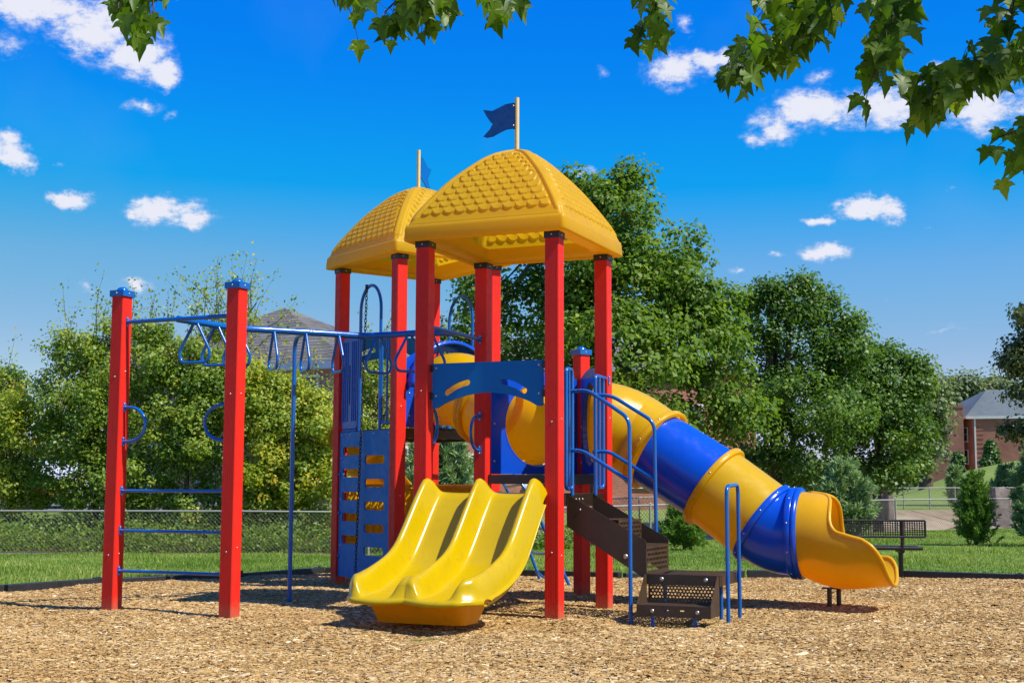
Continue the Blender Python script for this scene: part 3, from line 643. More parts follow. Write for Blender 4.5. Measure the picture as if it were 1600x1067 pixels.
# --- arch panels (the front one and its twin above the rear slide)
def arch_panel(o, d, zoff):
    a0, a1 = .085, 1.120; zt = 2.15 + zoff; n = 20
    out = [(a1, zt), (a0, zt)]
    out += [(a0, 1.775 + zoff), (a0 + .015, 1.762 + zoff), (a0 + .055, 1.766 + zoff)]
    for k in range(n + 1):
        t = k / n; a = a0 + .07 + (a1 - a0 - .14) * t; out.append((a, 1.775 + zoff + .112 * math.sin(math.pi * t) ** .8))
    out += [(a1 - .055, 1.766 + zoff), (a1 - .015, 1.762 + zoff), (a1, 1.775 + zoff)]
    def slot(p0, p1, r, bow):
        pts = []; n_ = 8; dx, dy = p1[0] - p0[0], p1[1] - p0[1]; L_ = math.hypot(dx, dy); nx, ny = -dy / L_, dx / L_
        cl = [(p0[0] + dx * k / n_ + nx * bow * math.sin(math.pi * k / n_), p0[1] + dy * k / n_ + ny * bow * math.sin(math.pi * k / n_)) for k in range(n_ + 1)]
        for k in range(n_ + 1): pts.append((cl[k][0] + nx * r, cl[k][1] + ny * r))
        for k in range(1, 6): an = math.pi / 2 - math.pi * k / 6; pts.append((p1[0] + (dx / L_ * math.cos(an) + nx * math.sin(an)) * r, p1[1] + (dy / L_ * math.cos(an) + ny * math.sin(an)) * r))
        for k in range(n_, -1, -1): pts.append((cl[k][0] - nx * r, cl[k][1] - ny * r))
        for k in range(1, 6): an = -math.pi / 2 - math.pi * k / 6; pts.append((p0[0] + (dx / L_ * math.cos(an) + nx * math.sin(an)) * r, p0[1] + (dy / L_ * math.cos(an) + ny * math.sin(an)) * r))
        return pts
    hs = [slot((.225, 1.895 + zoff), (.42, 1.978 + zoff), .026, .012), slot((.755, 1.978 + zoff), (.95, 1.895 + zoff), .026, .012)]
    m = MB(); m.panel(out, hs, .019, o, d, Z)
    nn = d.cross(Z)
    for a in (a0 + .035, a1 - .035):
        for z in (2.11, 1.87):
            for s_ in (1, -1): m.dome(o + d * a + Z * (z + zoff) + nn * (.0095 * s_), nn * s_, .011, 1)
    pn = m.build('arch_panel', [m_blueplate, m_steel], play)
    for a in (a0 - .012, a1 + .012):
        for z in (2.11, 1.87):
            k = MB(); k.box(o + d * a + Z * (z + zoff), (.022, .016, .03), (d, nn, Z)); k.build('bracket', m_cap, pn, bevel=.004)
arch_panel(A - W * 0, U, 0)
arch_panel(Ep, W2, .66)

# --- D-shaped handles and round bars with flanged ends
def plate(m, p, n, up=Z, mi=0):
    n = Vector(n).normalized(); sd = n.cross(up).normalized()
    out = [(a, b) for a, b in rect(-.017, -.043, .017, .043, .016, 4)]
    m.panel(out, [], .007, Vector(p) + n * .004, sd, up, mi)
    for b in (-.03, .03): m.dome(Vector(p) + n * .007 + up * b, n, .007, 1)
def d_handle(c, d, z0, z1, out_, name='handle'):
    """c: post centre, d: direction away from post"""
    m = MB(); s = c + d * .0635; mid = (z0 + z1) / 2; r = (z1 - z0) / 2; pts = [s + Z * z1, s + d * .06 + Z * z1]
    for k in range(1, 12): a = math.pi / 2 - math.pi * k / 12; pts.append(s + d * (.06 + (out_ - .06) * math.cos(a)) + Z * (mid + r * math.sin(a)))
    pts += [s + d * .06 + Z * z0, s + Z * z0]
    m.tube(pts, .0145, 10)
    plate(m, s + Z * z1, d); plate(m, s + Z * z0, d)
    m.build(name, [m_blue, m_steel], play)
def bar(p, q, r, name, parent=play, plates=True):
    d = (q - p).normalized(); m = MB(); m.tube([p, q], r, 12)
    if plates: plate(m, p, d); plate(m, q, -d)
    return m.build(name, [m_blue, m_steel], parent)
d_handle(L1, LW, 1.466, 1.762, .235); d_handle(L2, -LW, 1.466, 1.762, .235)
d_handle(A, W, 1.455, 1.785, .20); d_handle(D, -W, 1.435, 1.755, .20)
for z in (1.045, .706, .366): bar(L1 + LW * .0635 + Z * z, L2 - LW * .0635 + Z * z, .0135, 'rung')
bar(L1 + LW * .0635 + Z * 2.508, L2 - LW * .0635 + Z * 2.508, .019, 'cross_bar')
bar(A + W * .0635 + Z * 2.49, D - W * .0635 + Z * 2.485, .019, 'cross_bar')

# --- overhead rail with hanging loops
ZR = 2.508
def pz(px, py): return atz(px, py, ZR)
mid0 = (L1 + L2) / 2 + Z * ZR
rp = [mid0, pz(345, 509.5), pz(388, 514), pz(430, 516.5), pz(480, 519.3), pz(530, 522.5), pz(566, 525)]
rp2 = [rp[-1], pz(610, 523), pz(650, 520.5), (A + D) / 2 + Z * 2.49]
m = MB(); m.tube(rp, .030, 16); o_rail = m.build('overhead_rail', m_blue, play)
m = MB(); m.tube(rp2, .030, 16); m.build('overhead_rail', m_blue, play)
m = MB(); m.tube([rp[-1] + (rp[-2] - rp[-1]).normalized() * .02, rp[-1] + (rp2[1] - rp[-1]).normalized() * .02], .033, 16); m.build('weld_collar', m_blue, o_rail)
path = rp + rp2[1:]
cum = [0]
for a, b in zip(path[:-1], path[1:]): cum.append(cum[-1] + (b - a).length)
def rail_at(px):
    # point on the rail whose image column is px (the loops' real places)
    best = None
    for i in range(len(path) - 1):
        for k in range(40):
            q = path[i].lerp(path[i + 1], k / 40); X = 800 + F_PX * q.x / (q.y * math.cos(PITCH) + (q.z - EYE) * math.sin(PITCH))
            if best is None or abs(X - px) < best[0]: best = (abs(X - px), q, i)
    return best[1], best[2]
def loop_handle(q, w):
    """triangular loop hanging below the rail, w = horizontal direction in its plane"""
    m = MB(); w = Vector(w).normalized()
    a = q - Z * .02; hw = .165; dp = .335
    pts = [a + w * .022, a + w * (hw - .01) - Z * (dp - .09), a + w * (hw - .035) - Z * dp, a - w * (hw - .035) - Z * dp, a - w * (hw - .01) - Z * (dp - .09), a - w * .022]
    m.tube(rounded(pts, .06, 6), .0135, 10); m.build('loop_handle', m_blue, play)
for px, ang in ((306, -18), (338, -22), (371, -26), (428, -65), (477, -66), (529, -62), (592, 222), (640, 214), (672, 208)):
    q, i = rail_at(px)
    a = R(ang); loop_handle(q, (math.cos(a), math.sin(a), 0))
# support pole with bent arm
q, _ = rail_at(478); base = atz(452, 943)
arm = rounded([Vector((base.x, base.y, -.1)), Vector((base.x, base.y, ZR - .02)) + Vector((-.0, 0, 0)), q], .14, 8)
m = MB(); m.tube(arm, .0205, 14); m.build('support_pole', m_blue, play)

# --- front double slide
def double_slide():
    Mid = (A + B) / 2; out = -W; lat = U
    prof = [(-.06, 1.052), (.03, 1.045), (.10, 1.02), (.18, .945), (.30, .815), (.45, .645), (.58, .515), (.72, .425), (.88, .362), (1.05, .318), (1.22, .290), (1.40, .275), (1.455, .272)]
    # resample smooth
    P_ = [Vector((a, 0, b)) for a, b in prof]; cm = [0]
    for a, b in zip(P_[:-1], P_[1:]): cm.append(cm[-1] + (b - a).length)
    def cr(t):
        i = min(max(int(np.searchsorted(cm, t)) - 1, 0), len(P_) - 2); u = (t - cm[i]) / (cm[i + 1] - cm[i])
        p0 = P_[max(i - 1, 0)]; p1 = P_[i]; p2 = P_[i + 1]; p3 = P_[min(i + 2, len(P_) - 1)]
        return .5 * ((2 * p1) + (p2 - p0) * u + (2 * p0 - 5 * p1 + 4 * p2 - p3) * u * u + (3 * p1 - p0 - 3 * p2 + p3) * u ** 3)
    NR = 84; NC = 121; Lt = cm[-1]; G = []; smx = .572
    def ss(x): x = min(max(x, 0), 1); return x * x * (3 - 2 * x)
    for j in range(NR):
        t = Lt * j / (NR - 1); p = cr(t); q = cr(min(t + .01, Lt)); q0 = cr(max(t - .01, 0)); T = (q - q0).normalized(); Nn = Vector((-T.z, 0, T.x))
        Hh = .165 * ss((t - .045) / .13)
        Hh *= 1 - .10 * ss((t - 1.2) / .5)
        end = max(0, 1 - ((t - Lt + .11) / .11) ** 2.2) ** .5 if t > Lt - .11 else 1
        row = []
        for i in range(NC):
            s_ = -smx + 2 * smx * i / (NC - 1); as_ = abs(s_)
            g = 0
            for c in (-.49, 0, .49):
                dd = abs(s_ - c)
                wd = .115 if not (c != 0 and as_ > abs(c)) else .10
                if c != 0 and as_ > abs(c): g = max(g, 1 - 1.25 * (dd / wd) ** 2.2 * 1.0) if dd < wd * 1.2 else g if g > 0 else -.25
                else: g = max(g, math.exp(-(dd / (.064 + .036 * ss((t - 1.25) / .38))) ** (2.5 + 1.2 * ss((t - 1.25) / .4))))
            if as_ > .49: g = 1 - 1.05 * ((as_ - .49) / .082) ** 2.4
            hgt = Hh * g * end if g > 0 else Hh * g
            if as_ > .49 and t > Lt - .085: hgt = Hh * max(g, -.25) * (end if g > 0 else 1)
            # scooped floor near the exit, slight dish
            bed = -.012 * math.cos((s_ % .49 - .245) / .245 * math.pi / 2) if as_ < .49 else 0
            front = .028 * math.cos((as_ % .49 - .245) / .245 * math.pi / 2) * ss((t - Lt + .35) / .35) if as_ < .55 else 0
            if as_ > .42: front -= .11 * ss((t - Lt + .30) / .30) * ((as_ - .42) / .15) ** 2
            w_ = p + Nn * (hgt + bed)
            row.append(Mid + out * (w_.x + front * 1.6) + lat * s_ + Z * w_.z)
        G.append(row)
    # rolled front lip
    last = G[-1]
    for dx, dz in ((.018, -.006), (.028, -.020), (.030, -.036), (.022, -.046), (.0, -.048), (-.04, -.046)):
        G.append([q + out * dx + Z * dz for q in last])
    m = MB(); m.grid(G, 0, True, flip=True)
    for sd in (0, -1):   # outer side flanges
        sg = -1 if sd == 0 else 1; E = []
        for row in G[12:NR - 3]:
            p = row[sd]; E.append([p, p + lat * (.010 * sg) - Z * .006, p + lat * (.026 * sg) - Z * .006, p + lat * (.030 * sg) - Z * .016, p + lat * (.022 * sg) - Z * .024, p - Z * .024 + lat * (.004 * sg), p - lat * (.012 * sg) - Z * .07])
        m.grid(E, 0, True)
    sl = m.build('double_slide', m_slide, play)
    # moulded skirt under the exit
    k = MB(); rings = []
    for z, a0, a1, hw in ((.262, .80, 1.38, .43), (.20, .84, 1.32, .405), (.10, .90, 1.262, .378), (.062, .92, 1.245, .368)):
        pts = rect(-hw, a0, hw, a1, .07, 4); rings.append([Mid + lat * a + out * b + Z * z for a, b in pts])
    k.grid(rings, 0, True, closed_u=True); k.add(rings[-1], [tuple(range(len(rings[-1])))], 0)
    k.build('skirt', m_apron, sl)
    for sg in (-1, 1):      # side ears bolted to the posts
        k = MB(); o = Mid + lat * (.515 * sg); k.panel([(-.06, .93), (.04, .93), (.12, 1.0), (.09, 1.09), (.02, 1.12), (-.06, 1.12)], [], .02, o, out, Z)
        k.dome(o + lat * (.01 * sg) + out * (-.02) + Z * .97, lat * sg, .012, 1)
        k.build('mounting_ear', [m_yellow, m_steel], sl)
    k = MB(); q = Mid + out * 1.12; k.tube([q - Z * .1, q + Z * .24], .019, 10); k.build('leg', m_brown, sl)
double_slide()

# --- stairs on the right side
def st(t, d, z): return B + W * t + U * d + Z * z
stair = empty('staircase', (.9, 11.4, 0), parent=play)
m = MB(); th_ = .004
for t in (.285, .905):
    out = [(-.0, 1.035), (-.0, .76), (.70, .395 - .06), (.70, .64), (.69, .655)]
    pts = [(a, b) for a, b in out]
    o = B + W * t; m.panel(pts, [], .006, o, U, Z)
for z, d0, d1 in ((.82, .215, .46), (.61, .45, .70)):
    m.perf(st(.29, d0, z), U, W, d1 - d0, .61, 8, 20, .3, .012)
    m.panel(rect(.29, z - .028, .90, z), [], .004, B + U * d0, W, Z)
for z0, z1, d in ((.82, 1.03, .012), (.61, .82, .46), (.385, .61, .698)):
    m.perf(st(.29, d, z0), W, Z, .61, z1 - z0 - .002, 15, 5, .36, .012)
m.box(st(.595, .006, .985), (.62, .006, .05), (W, U, Z))
for a in (.38, .46, .54, .62): m.dome(st(a, .018, .985), U, .010, 1)
m.dome(st(.282, .12, .90), -W, .010, 1); m.dome(st(.282, .52, .52), -W, .022, 1)
m.build('upper_flight', [m_brown, m_steel], stair)
m = MB()
m.perf(st(.285, .70, .385), U, W, .61, .60, 20, 20, .3, .02)
for t in (.283, .887): m.panel([(.698, .385), (.698, .30), (1.312, .30), (1.312, .385)], [], .005, B + W * t, U, Z)
for d in (.70, 1.312): m.panel([(.283, .385), (.283, .30), (.887, .30), (.887, .385)], [], .005, B + U * d, W, Z)
m.build('landing', m_brown, stair)
m = MB()   # front step: perforated riser you can see through, tread, cheeks
m.perf(st(.280, .715, .155), U, Z, .575, .225, 19, 8, .36, .012)
m.perf(st(.02, .70, .155), U, W, .605, .26, 20, 9, .3, .015)
m.panel([(.70, .158), (.70, .068), (1.305, .068), (1.305, .158)], [rect(.93, .115, .965, .125, .004, 3), rect(1.06, .115, 1.095, .125, .004, 3)], .005, B + W * .02, U, Z)
for d in (.70, 1.306): m.panel([(.02, .158), (.02, .068), (.283, .068), (.283, .383), (.235, .383)], [], .005, B + U * d, W, Z)
for a in (.83, 1.20):
    m.dome(st(.017, a, .112), -W, .017, 1); m.dome(st(.275, a, .345), -W, .020, 1)
m.build('front_step', [m_brown, m_steel], stair)
for t, d in ((.06, .82), (.06, 1.17), (.6, .76), (.6, 1.24)):
    m = MB(); m.tube([st(t, d, -.12), st(t, d, .08 if t < .1 else .31)], .0165, 10); m.build('leg', m_blue, stair)
def hr(pts, name='handrail', r=.0165): 
    m = MB(); m.tube(rounded(pts, .085, 7), r, 12); return m.build(name, m_blue, stair)
hr([st(.31, .0, 1.90), st(.27, .20, 1.905), st(.12, .615, 1.65), st(.11, .62, -.1)])
hr([st(.31, .0, 1.40), st(.27, .15, 1.395), st(.12, .615, 1.135)])
hr([st(.93, .0, 1.915), st(.95, .17, 1.905), st(.93, .575, 1.66), st(.93, .585, .55)])
hr([st(.93, .0, 1.40), st(.95, .14, 1.41), st(.93, .575, 1.155)])
lp = [st(.32, 1.37, -.1), st(.32, 1.37, 1.10), st(.78, 1.35, 1.115), st(.78, 1.35, -.1)]
lo = hr(lp, 'landing_handrail')
m = MB(); plate(m, st(.78, 1.33, .345), U); m.build('bracket', [m_blue, m_steel], lo)
# barriers beside the stair opening
def barrier(pairs, z0, z1, o, d, r=.0165):
    a, b = pairs
    m = MB(); pts = [o + d * a + Z * z0, o + d * a + Z * z1, o + d * b + Z * z1, o + d * b + Z * z0]
    q = rounded(pts[2:] + pts[:2] + [pts[2]], .05, 5)
    loop = rounded([o + d * ((a + b) / 2) + Z * z0] + pts + [o + d * ((a + b) / 2) + Z * z0], .055, 6)
    m.tube(loop, r, 12); return m
m = barrier((.19, .335), 1.075, 2.09, B + U * .03, W); m.tube([B + U * .03 + W * .335 + Z * 1.02, B + U * .03 + W * .335 + Z * 1.15], .0165); m.tube([B + U * .03 + W * .262 + Z * 1.08, B + U * .03 + W * .262 + Z * 2.08], .011)
m.build('barrier', m_blue, play)
m = barrier((.915, 1.125), 1.085, 2.085, B + U * .03, W); m.tube([B + U * .03 + W * .915 + Z * 1.02, B + U * .03 + W * .915 + Z * 1.15], .0165)
m.tube([B + U * .03 + W * 1.02 + Z * 1.08, B + U * .03 + W * 1.02 + Z * 2.08], .014)
plate(m, B + U * .064 + W * 1.19 + Z * 2.06, U); m.tube([B + U * .05 + W * 1.19 + Z * 2.07, B + U * .03 + W * 1.10 + Z * 2.085], .0165)
m.build('barrier', [m_blue, m_steel], play)

# --- moulded blue panels with round openings, tunnel and tube slide
def hole_panel(o, d, n, z0, z1, hc, hz, hr_, peak, name, a0=.075, a1=1.145, ring=False):
    """o + d*a ; n outward; raised ring round the opening"""
    m = MB(); w = []
    k_ = 24; out = [(a0, z0), (a1, z0), (a1, z1)]
    for k in range(1, 14): t = k / 14; out.append((a1 + (a0 - a1) * t, z1 + peak * math.sin(math.pi * t)))
    out.append((a0, z1))
    circ = [(hc + hr_ * math.cos(2 * math.pi * k / 40), hz + hr_ * math.sin(2 * math.pi * k / 40)) for k in range(40)]
    m.panel(out, [circ[::-1]], .045, o + n * .0, d, Z)
    # raised ring
    rings = []
    for rr, dp in ((hr_, .045), (hr_, -.022), (hr_ + .004, -.0245), (hr_ + .012, -.0245), (hr_ + .014, -.022)) if not ring else ((hr_, .045), (hr_, -.034), (hr_ + .012, -.04), (hr_ + .045, -.036), (hr_ + .06, -.022)):
        rings.append([o + d * (hc + rr * math.cos(2 * math.pi * k / 48)) + Z * (hz + rr * math.sin(2 * math.pi * k / 48)) + n * dp for k in range(48)])
    m.grid(rings, 0, True, closed_u=True)
    for a in (a0 + .05, a1 - .05):
        for z in (z0 + .12, (z0 + z1) / 2, z1 - .1):
            for s_ in (-1, 1): m.dome(o + d * a + Z * z + n * (.0225 * s_), n * s_, .011, 1)
    return m.build(name, [m_bluep, m_steel], play, bevel=.012)
CP = (Cc - P).normalized(); NPC = Vector((-CP.y, CP.x, 0))       # outward normal of the P-C side
hole_panel(D, W2, N2, 1.212, 2.165, .655, 1.69, .40, .06, 'tunnel_panel')
hole_panel(P, CP, NPC, 1.212, 2.165, .60, 1.69, .40, .06, 'tube_slide_panel')
hole_panel(Fp, W2, -N2, 1.71, 2.42, .61, 2.12, .42, .21, 'tunnel_panel', ring=True)
# hood ridge over the upper panel and light blue moulding
def hood(o, d, n, zc, r, a_mid):
    m = MB(); rows = []
    for k in range(0, 25):
        a = math.pi * k / 24
        c = o + d * (a_mid + (r + .07) * math.cos(a)) + Z * (zc + (r + .07) * math.sin(a)); c2_ = o + d * (a_mid + (r + .12) * math.cos(a)) + Z * (zc + (r + .10) * math.sin(a))
        rows.append([c + n * .03, c2_ + n * .06, c2_ + n * .14, c + n * .16])
    m.grid(rows, 0, True); m.build('hood', m_bluep, play, solid=.012)
hood(Fp, W2, -N2, 2.12, .42, .61)
def sweep(path, rad, seg, nrm=None, arcs=None):
    rows = []
    n = len(path)
    for i in range(n):
        T = ((path[min(i + 1, n - 1)] - path[max(i - 1, 0)])).normalized()
        if nrm: T = nrm[0].lerp(nrm[1], i / (n - 1)).normalized()
        X = T.cross(Z).normalized(); Yv = X.cross(T).normalized()
        r_ = rad[i] if isinstance(rad, (list, tuple)) else rad
        rows.append([path[i] + (X * math.sin(a) + Yv * (-math.cos(a))) * r_ for a in (arcs[i] if arcs else [2 * math.pi * k / seg for k in range(seg)])])
    return rows
def tube_piece(path, r, mat, name, parent, flange0=True, flange1=True, seg=56, bolts=0, T0=None, T1=None):
    m = MB(); m.grid(sweep(path, r, seg, (T0, T1) if T0 else None), 0, True, closed_u=True)
    o = m.build(name, mat, parent)
    for e, on in ((0, flange0), (-1, flange1)):
        if not on: continue
        p = path[e]; T = (path[1] - path[0]).normalized() if e == 0 else (path[-1] - path[-2]).normalized(); T = T if e == -1 else -T
        if T0: T = -T0 if e == 0 else T1
        k = MB(); q = [p - T * .062, p - T * .060, p - T * .052, p - T * .01, p - T * .002, p]
        rr = [r, r + .030, r + .037, r + .039, r + .034, r]
        X = T.cross(Z).normalized(); Yv = X.cross(T); rows = [[c + (X * math.cos(2 * math.pi * a / seg) + Yv * math.sin(2 * math.pi * a / seg)) * w for a in range(seg)] for c, w in zip(q, rr)]
        k.grid(rows, 0, True, closed_u=True)
        for a in range(10):
            an = 2 * math.pi * (a + .4) / 10; dv = X * math.cos(an) + Yv * math.sin(an)
            k.dome(p - T * .03 + dv * (r + .038), dv, .009, 1)
        k.build('flange', [mat, m_steel], o)
    return o
def lerp_path(a, b, n): return [a.lerp(b, k / n) for k in range(n + 1)]
def smooth_path(ctrl, n):
    pts = [Vector(c) for c in ctrl]; out = []
    for i in range(len(pts) - 1):
        p0 = pts[max(i - 1, 0)]; p1 = pts[i]; p2 = pts[i + 1]; p3 = pts[min(i + 2, len(pts) - 1)]
        for k in range(n):
            u = k / n; out.append(.5 * ((2 * p1) + (p2 - p0) * u + (2 * p0 - 5 * p1 + 4 * p2 - p3) * u * u + (3 * p1 - p0 - 3 * p2 + p3) * u ** 3))
    out.append(pts[-1]); return out
tun = empty('crawl_tunnel', (-.2, 13.6, 1.4), parent=play)
tA = Fp + W2 * .61 + Z * 2.12 - N2 * .02; tB = D + W2 * .655 + Z * 1.69 + N2 * .02
tp = smooth_path([tA, tA - N2 * .30 - Z * .02, (tA + tB) / 2, tB + N2 * .28 + Z * .02, tB], 8); h_ = 17
tube_piece(tp[:h_], .385, m_yellow, 'tunnel_section', tun, False, True); tube_piece(tp[h_ - 1:], .385, m_yellow, 'tunnel_section', tun, True, False)

ts = empty('tube_slide', (2, 12.4, 0), parent=play)
dS = Vector((.917, -.398, 0))
s0 = P + CP * .60 + Z * 1.70 + NPC * .02
def sp(px, py, y): return at(px, py, y)
f1 = sp(1028, 705, 12.72); f2 = sp(1112, 757, 12.52); f3 = sp(1188, 814, 12.31); f4 = sp(1248, 833, 12.14)
r_ = .372
p_el = smooth_path([s0, s0 + NPC * .16 + Z * -.005, s0 + NPC * .38 - Z * .09, f1], 8)
tube_piece(p_el, .392, m_yellow, 'tube_section', ts, False, True)
tube_piece(lerp_path(f1 - (f2 - f1) * .05, f2 + (f2 - f1) * .02, 8), r_, m_bluep, 'tube_section', ts, False, False)
tube_piece(lerp_path(f2, f3, 8), .385, m_yellow, 'tube_section', ts, True, False)
p4 = [f3.lerp(f4, k / 12) - Z * (.035 * math.sin(math.pi * k / 12)) for k in range(13)]
tube_piece(p4, .375, m_bluep, 'tube_section', ts, True, True, T0=(f3 - f2).normalized(), T1=dS)
# exit chute: tube that opens into a flared trough
def chute():
    ctrl = [f4, f4 + dS * .14 - Z * .018, f4 + dS * .30 - Z * .062, f4 + dS * .48 - Z * .090, f4 + dS * .64 - Z * .10, f4 + dS * .76 - Z * .092]
    path = smooth_path(ctrl, 9); n = len(path); seg = 61; arcs = []; rad = []
    L_ = [0]
    for a, b in zip(path[:-1], path[1:]): L_.append(L_[-1] + (b - a).length)
    tot = L_[-1]
    def ss(x): x = min(max(x, 0), 1); return x * x * (3 - 2 * x)
    hist = []
    for i in range(n):
        t = L_[i] / tot
        half = float(np.interp(t, [0, .16, .24, .30, .38, .46, .60, .80, .90, .96, 1], [math.pi, math.pi, 2.85, 2.40, 2.00, 1.84, 1.80, 1.74, 1.62, 1.42, 1.10]))
        hist.append(half); half = sum(hist[-3:]) / len(hist[-3:])
        half = min(half, math.pi - .001)
        far = half - .42 * ss((t - .30) / .22) * (1 - .4 * ss((t - .85) / .15)); arcs.append([-far + (half + far) * k / (seg - 1) for k in range(seg)]); rad.append(.372 + .028 * ss(t * 1.6))
    rows = sweep(path, rad, seg, arcs=arcs)
    # shape the end: tongue flattens, tips roll out, floor lifts
    for i in range(n):
        t = L_[i] / tot
        for k in range(seg):
            a = arcs[i][k]; q = rows[i][k]
            if t > .5:
                e = ss((t - .5) / .5)
                q = q + Z * (.055 * e * math.cos(a) ** 2 if abs(a) < 1.57 else 0)
                q = q + dS * (-.03 * e * e * (abs(a) / 1.3) ** 2 + .04 * e * e)
            rows[i][k] = q
    m = MB(); m.grid(rows, 0, True)
    # rolled rim along the open edges and the end
    def edge_pts():
        e = [rows[i][0] for i in range(5, n)] + rows[-1][1:-1] + [rows[i][-1] for i in range(n - 1, 4, -1)]
        return e
    ep = edge_pts(); m.tube(ep[::1], .013, 8)
    ch = m.build('exit_chute', m_yellow, ts, solid=.010)
    k = MB(); T = dS; X = T.cross(Z).normalized(); Yv = Z; p = f4
    rr = [(.0, .375), (.0, .412), (.02, .414), (.042, .408), (.046, .378)]
    k.grid([[p + T * a + (X * math.cos(2 * math.pi * j / 56) + Yv * math.sin(2 * math.pi * j / 56)) * w for j in range(56)] for a, w in rr], 0, True, closed_u=True)
    k.build('flange', m_bluep, ch)
chute()
for q in (atz(1296.5, 952), atz(1311, 950)):
    m = MB(); m.tube([q - Z * .1, q + Z * .19], .022, 10); m.build('leg', m_brown, ts)
q0, q1 = atz(1290, 952), atz(1316, 950)
m = MB(); m.box((atz(1303, 951) + Z * .185), (.10, .03, .006), (dS, Z.cross(dS), Z)); m.tube([atz(1311, 950) + Z * .215 - Vector((0, .05, 0)), atz(1311, 950) + Z * .215 - Vector((0, .07, 0))], .026, 12); m.build('leg_bracket', m_brown, ts)

# --- tower with the slotted climbing wall, arch rails and chain
dEF = (Fp - Ep).normalized(); nEF = dEF.cross(Z)       # faces the camera side
m = MB()
slots = []
for z in (1.475, 1.235, .985, .755, .515): slots.append(rect(.14, z - .045, .50, z + .045, .03))
for z in (1.375, 1.125, .885, .645, .405): slots.append(rect(.62, z - .045, 1.02, z + .045, .03))
m.panel(rect(.075, .115, 1.145, 1.685), slots, .02, Ep + nEF * .03, dEF, Z)
for a in (.11, .30, .56, .80, 1.11):
    for z in (1.655,): m.dome(Ep + nEF * .04 + dEF * a + Z * z, nEF, .010, 1)
for z in (.45, .95, 1.4): m.dome(Ep + nEF * .04 + dEF * .10 + Z * z, nEF, .010, 1)
cw = m.build('climbing_wall', [m_blueplate, m_steel], play, bevel=.003)
for z in (.33, .80, 1.22):
    k = MB(); k.box(Ep + dEF * .07 + nEF * .02 + Z * z, (.02, .02, .022), (dEF, nEF, Z)); k.dome(Ep + dEF * .085 + nEF * .045 + Z * z, nEF, .02); k.build('bracket', m_blue, cw)
def arch_rail(o, d, a0, a1, z0, zt):
    r = (a1 - a0) / 2; pts = [o + d * a0 + Z * z0]
    for k in range(0, 17): a = math.pi - math.pi * k / 16; pts.append(o + d * ((a0 + a1) / 2 + r * math.cos(a)) + Z * (zt - r * 1.25 + r * 1.25 * math.sin(a)))
    pts.append(o + d * a1 + Z * z0); m = MB(); m.tube(pts, .0175, 12); return m.build('arch_rail', m_blue, play)
arch_rail(Ep + nEF * .02, dEF, .455, .885, 1.69, 3.265)
dHG = (G - H).normalized()
arch_rail(H, dHG, .40, .87, 1.60, 3.265)
# moulded barrier left of the arch
m = MB()
m.panel(rect(.085, 1.72, .43, 2.72, .05), [rect(.245, 1.98, .272, 2.42, .012)], .03, Ep + nEF * .02, dEF, Z)
for a in (.125, .165, .21, .31, .35, .39): m.tube([Ep + nEF * .034 + dEF * a + Z * 1.80, Ep + nEF * .034 + dEF * a + Z * 2.68], .010, 8)
m.tube([Ep + dEF * .12 + Z * 1.70 + nEF * .02, Ep + dEF * .42 + Z * 1.70 + nEF * .02], .02, 10)
m.build('moulded_barrier', m_barr, play, bevel=.01)
m = barrier((.90, 1.125), 1.76, 2.66, Ep + nEF * .01, dEF, .014); m.tube([Ep + nEF * .01 + dEF * 1.01 + Z * 1.76, Ep + nEF * .01 + dEF * 1.01 + Z * 2.66], .012); m.build('barrier', m_blue, play)
m = barrier((.09, .37), 1.72, 2.66, H, dHG, .014)
for a in (.18, .28): m.tube([H + dHG * a + Z * 1.72, H + dHG * a + Z * 2.66], .011)
m.build('barrier', m_blue, play)
m = barrier((.90, 1.12), 1.72, 2.66, H, dHG, .014); m.tube([H + dHG * 1.0 + Z * 1.72, H + dHG * 1.0 + Z * 2.66], .011); m.build('barrier', m_blue, play)
for o_, d_ in ((Ep, (G - Ep).normalized()), (G, (H - G).normalized())):
    m = MB(); rows = []
    nn_ = d_.cross(Z)
    for a in np.linspace(.07, 1.15, 74): rows.append([o_ + d_ * float(a) + Z * z + nn_ * (.016 * math.sin(a * 2 * math.pi / .09) * (1 if .5 < z < 1.05 else 0)) for z in (.46, .52, .60, .80, 1.0, 1.06, 1.095)])
    m.grid(rows, 0, True); m.box(o_ + d_ * .61 + Z * 1.09, (.54, .03, .022), (d_, nn_, Z)); m.box(o_ + d_ * .61 + Z * .47, (.54, .03, .02), (d_, nn_, Z))
    m.build('ribbed_panel', m_yellow, play, solid=.012)
# chain
def chain():
    m = MB(); a = Ep + nEF * .035 + dEF * .60 + Z * 3.235; b = Ep + nEF * .115 + dEF * .585 + Z * .16; n = 74
    for i in range(n):
        c = a.lerp(b, (i + .5) / n); sd = (dEF if i % 2 else nEF); pts = []
        for k in range(10):
            t = 2 * math.pi * k / 10; pts.append(c + sd * (.0125 * math.cos(t)) + Z * (.028 * math.sin(t)))
        m.tube(pts, .0045, 5, closed=True)
    m.tube([a + Z * .045, a - Z * .01], .018, 8)
    m.build('chain', m_chain, play)
chain()
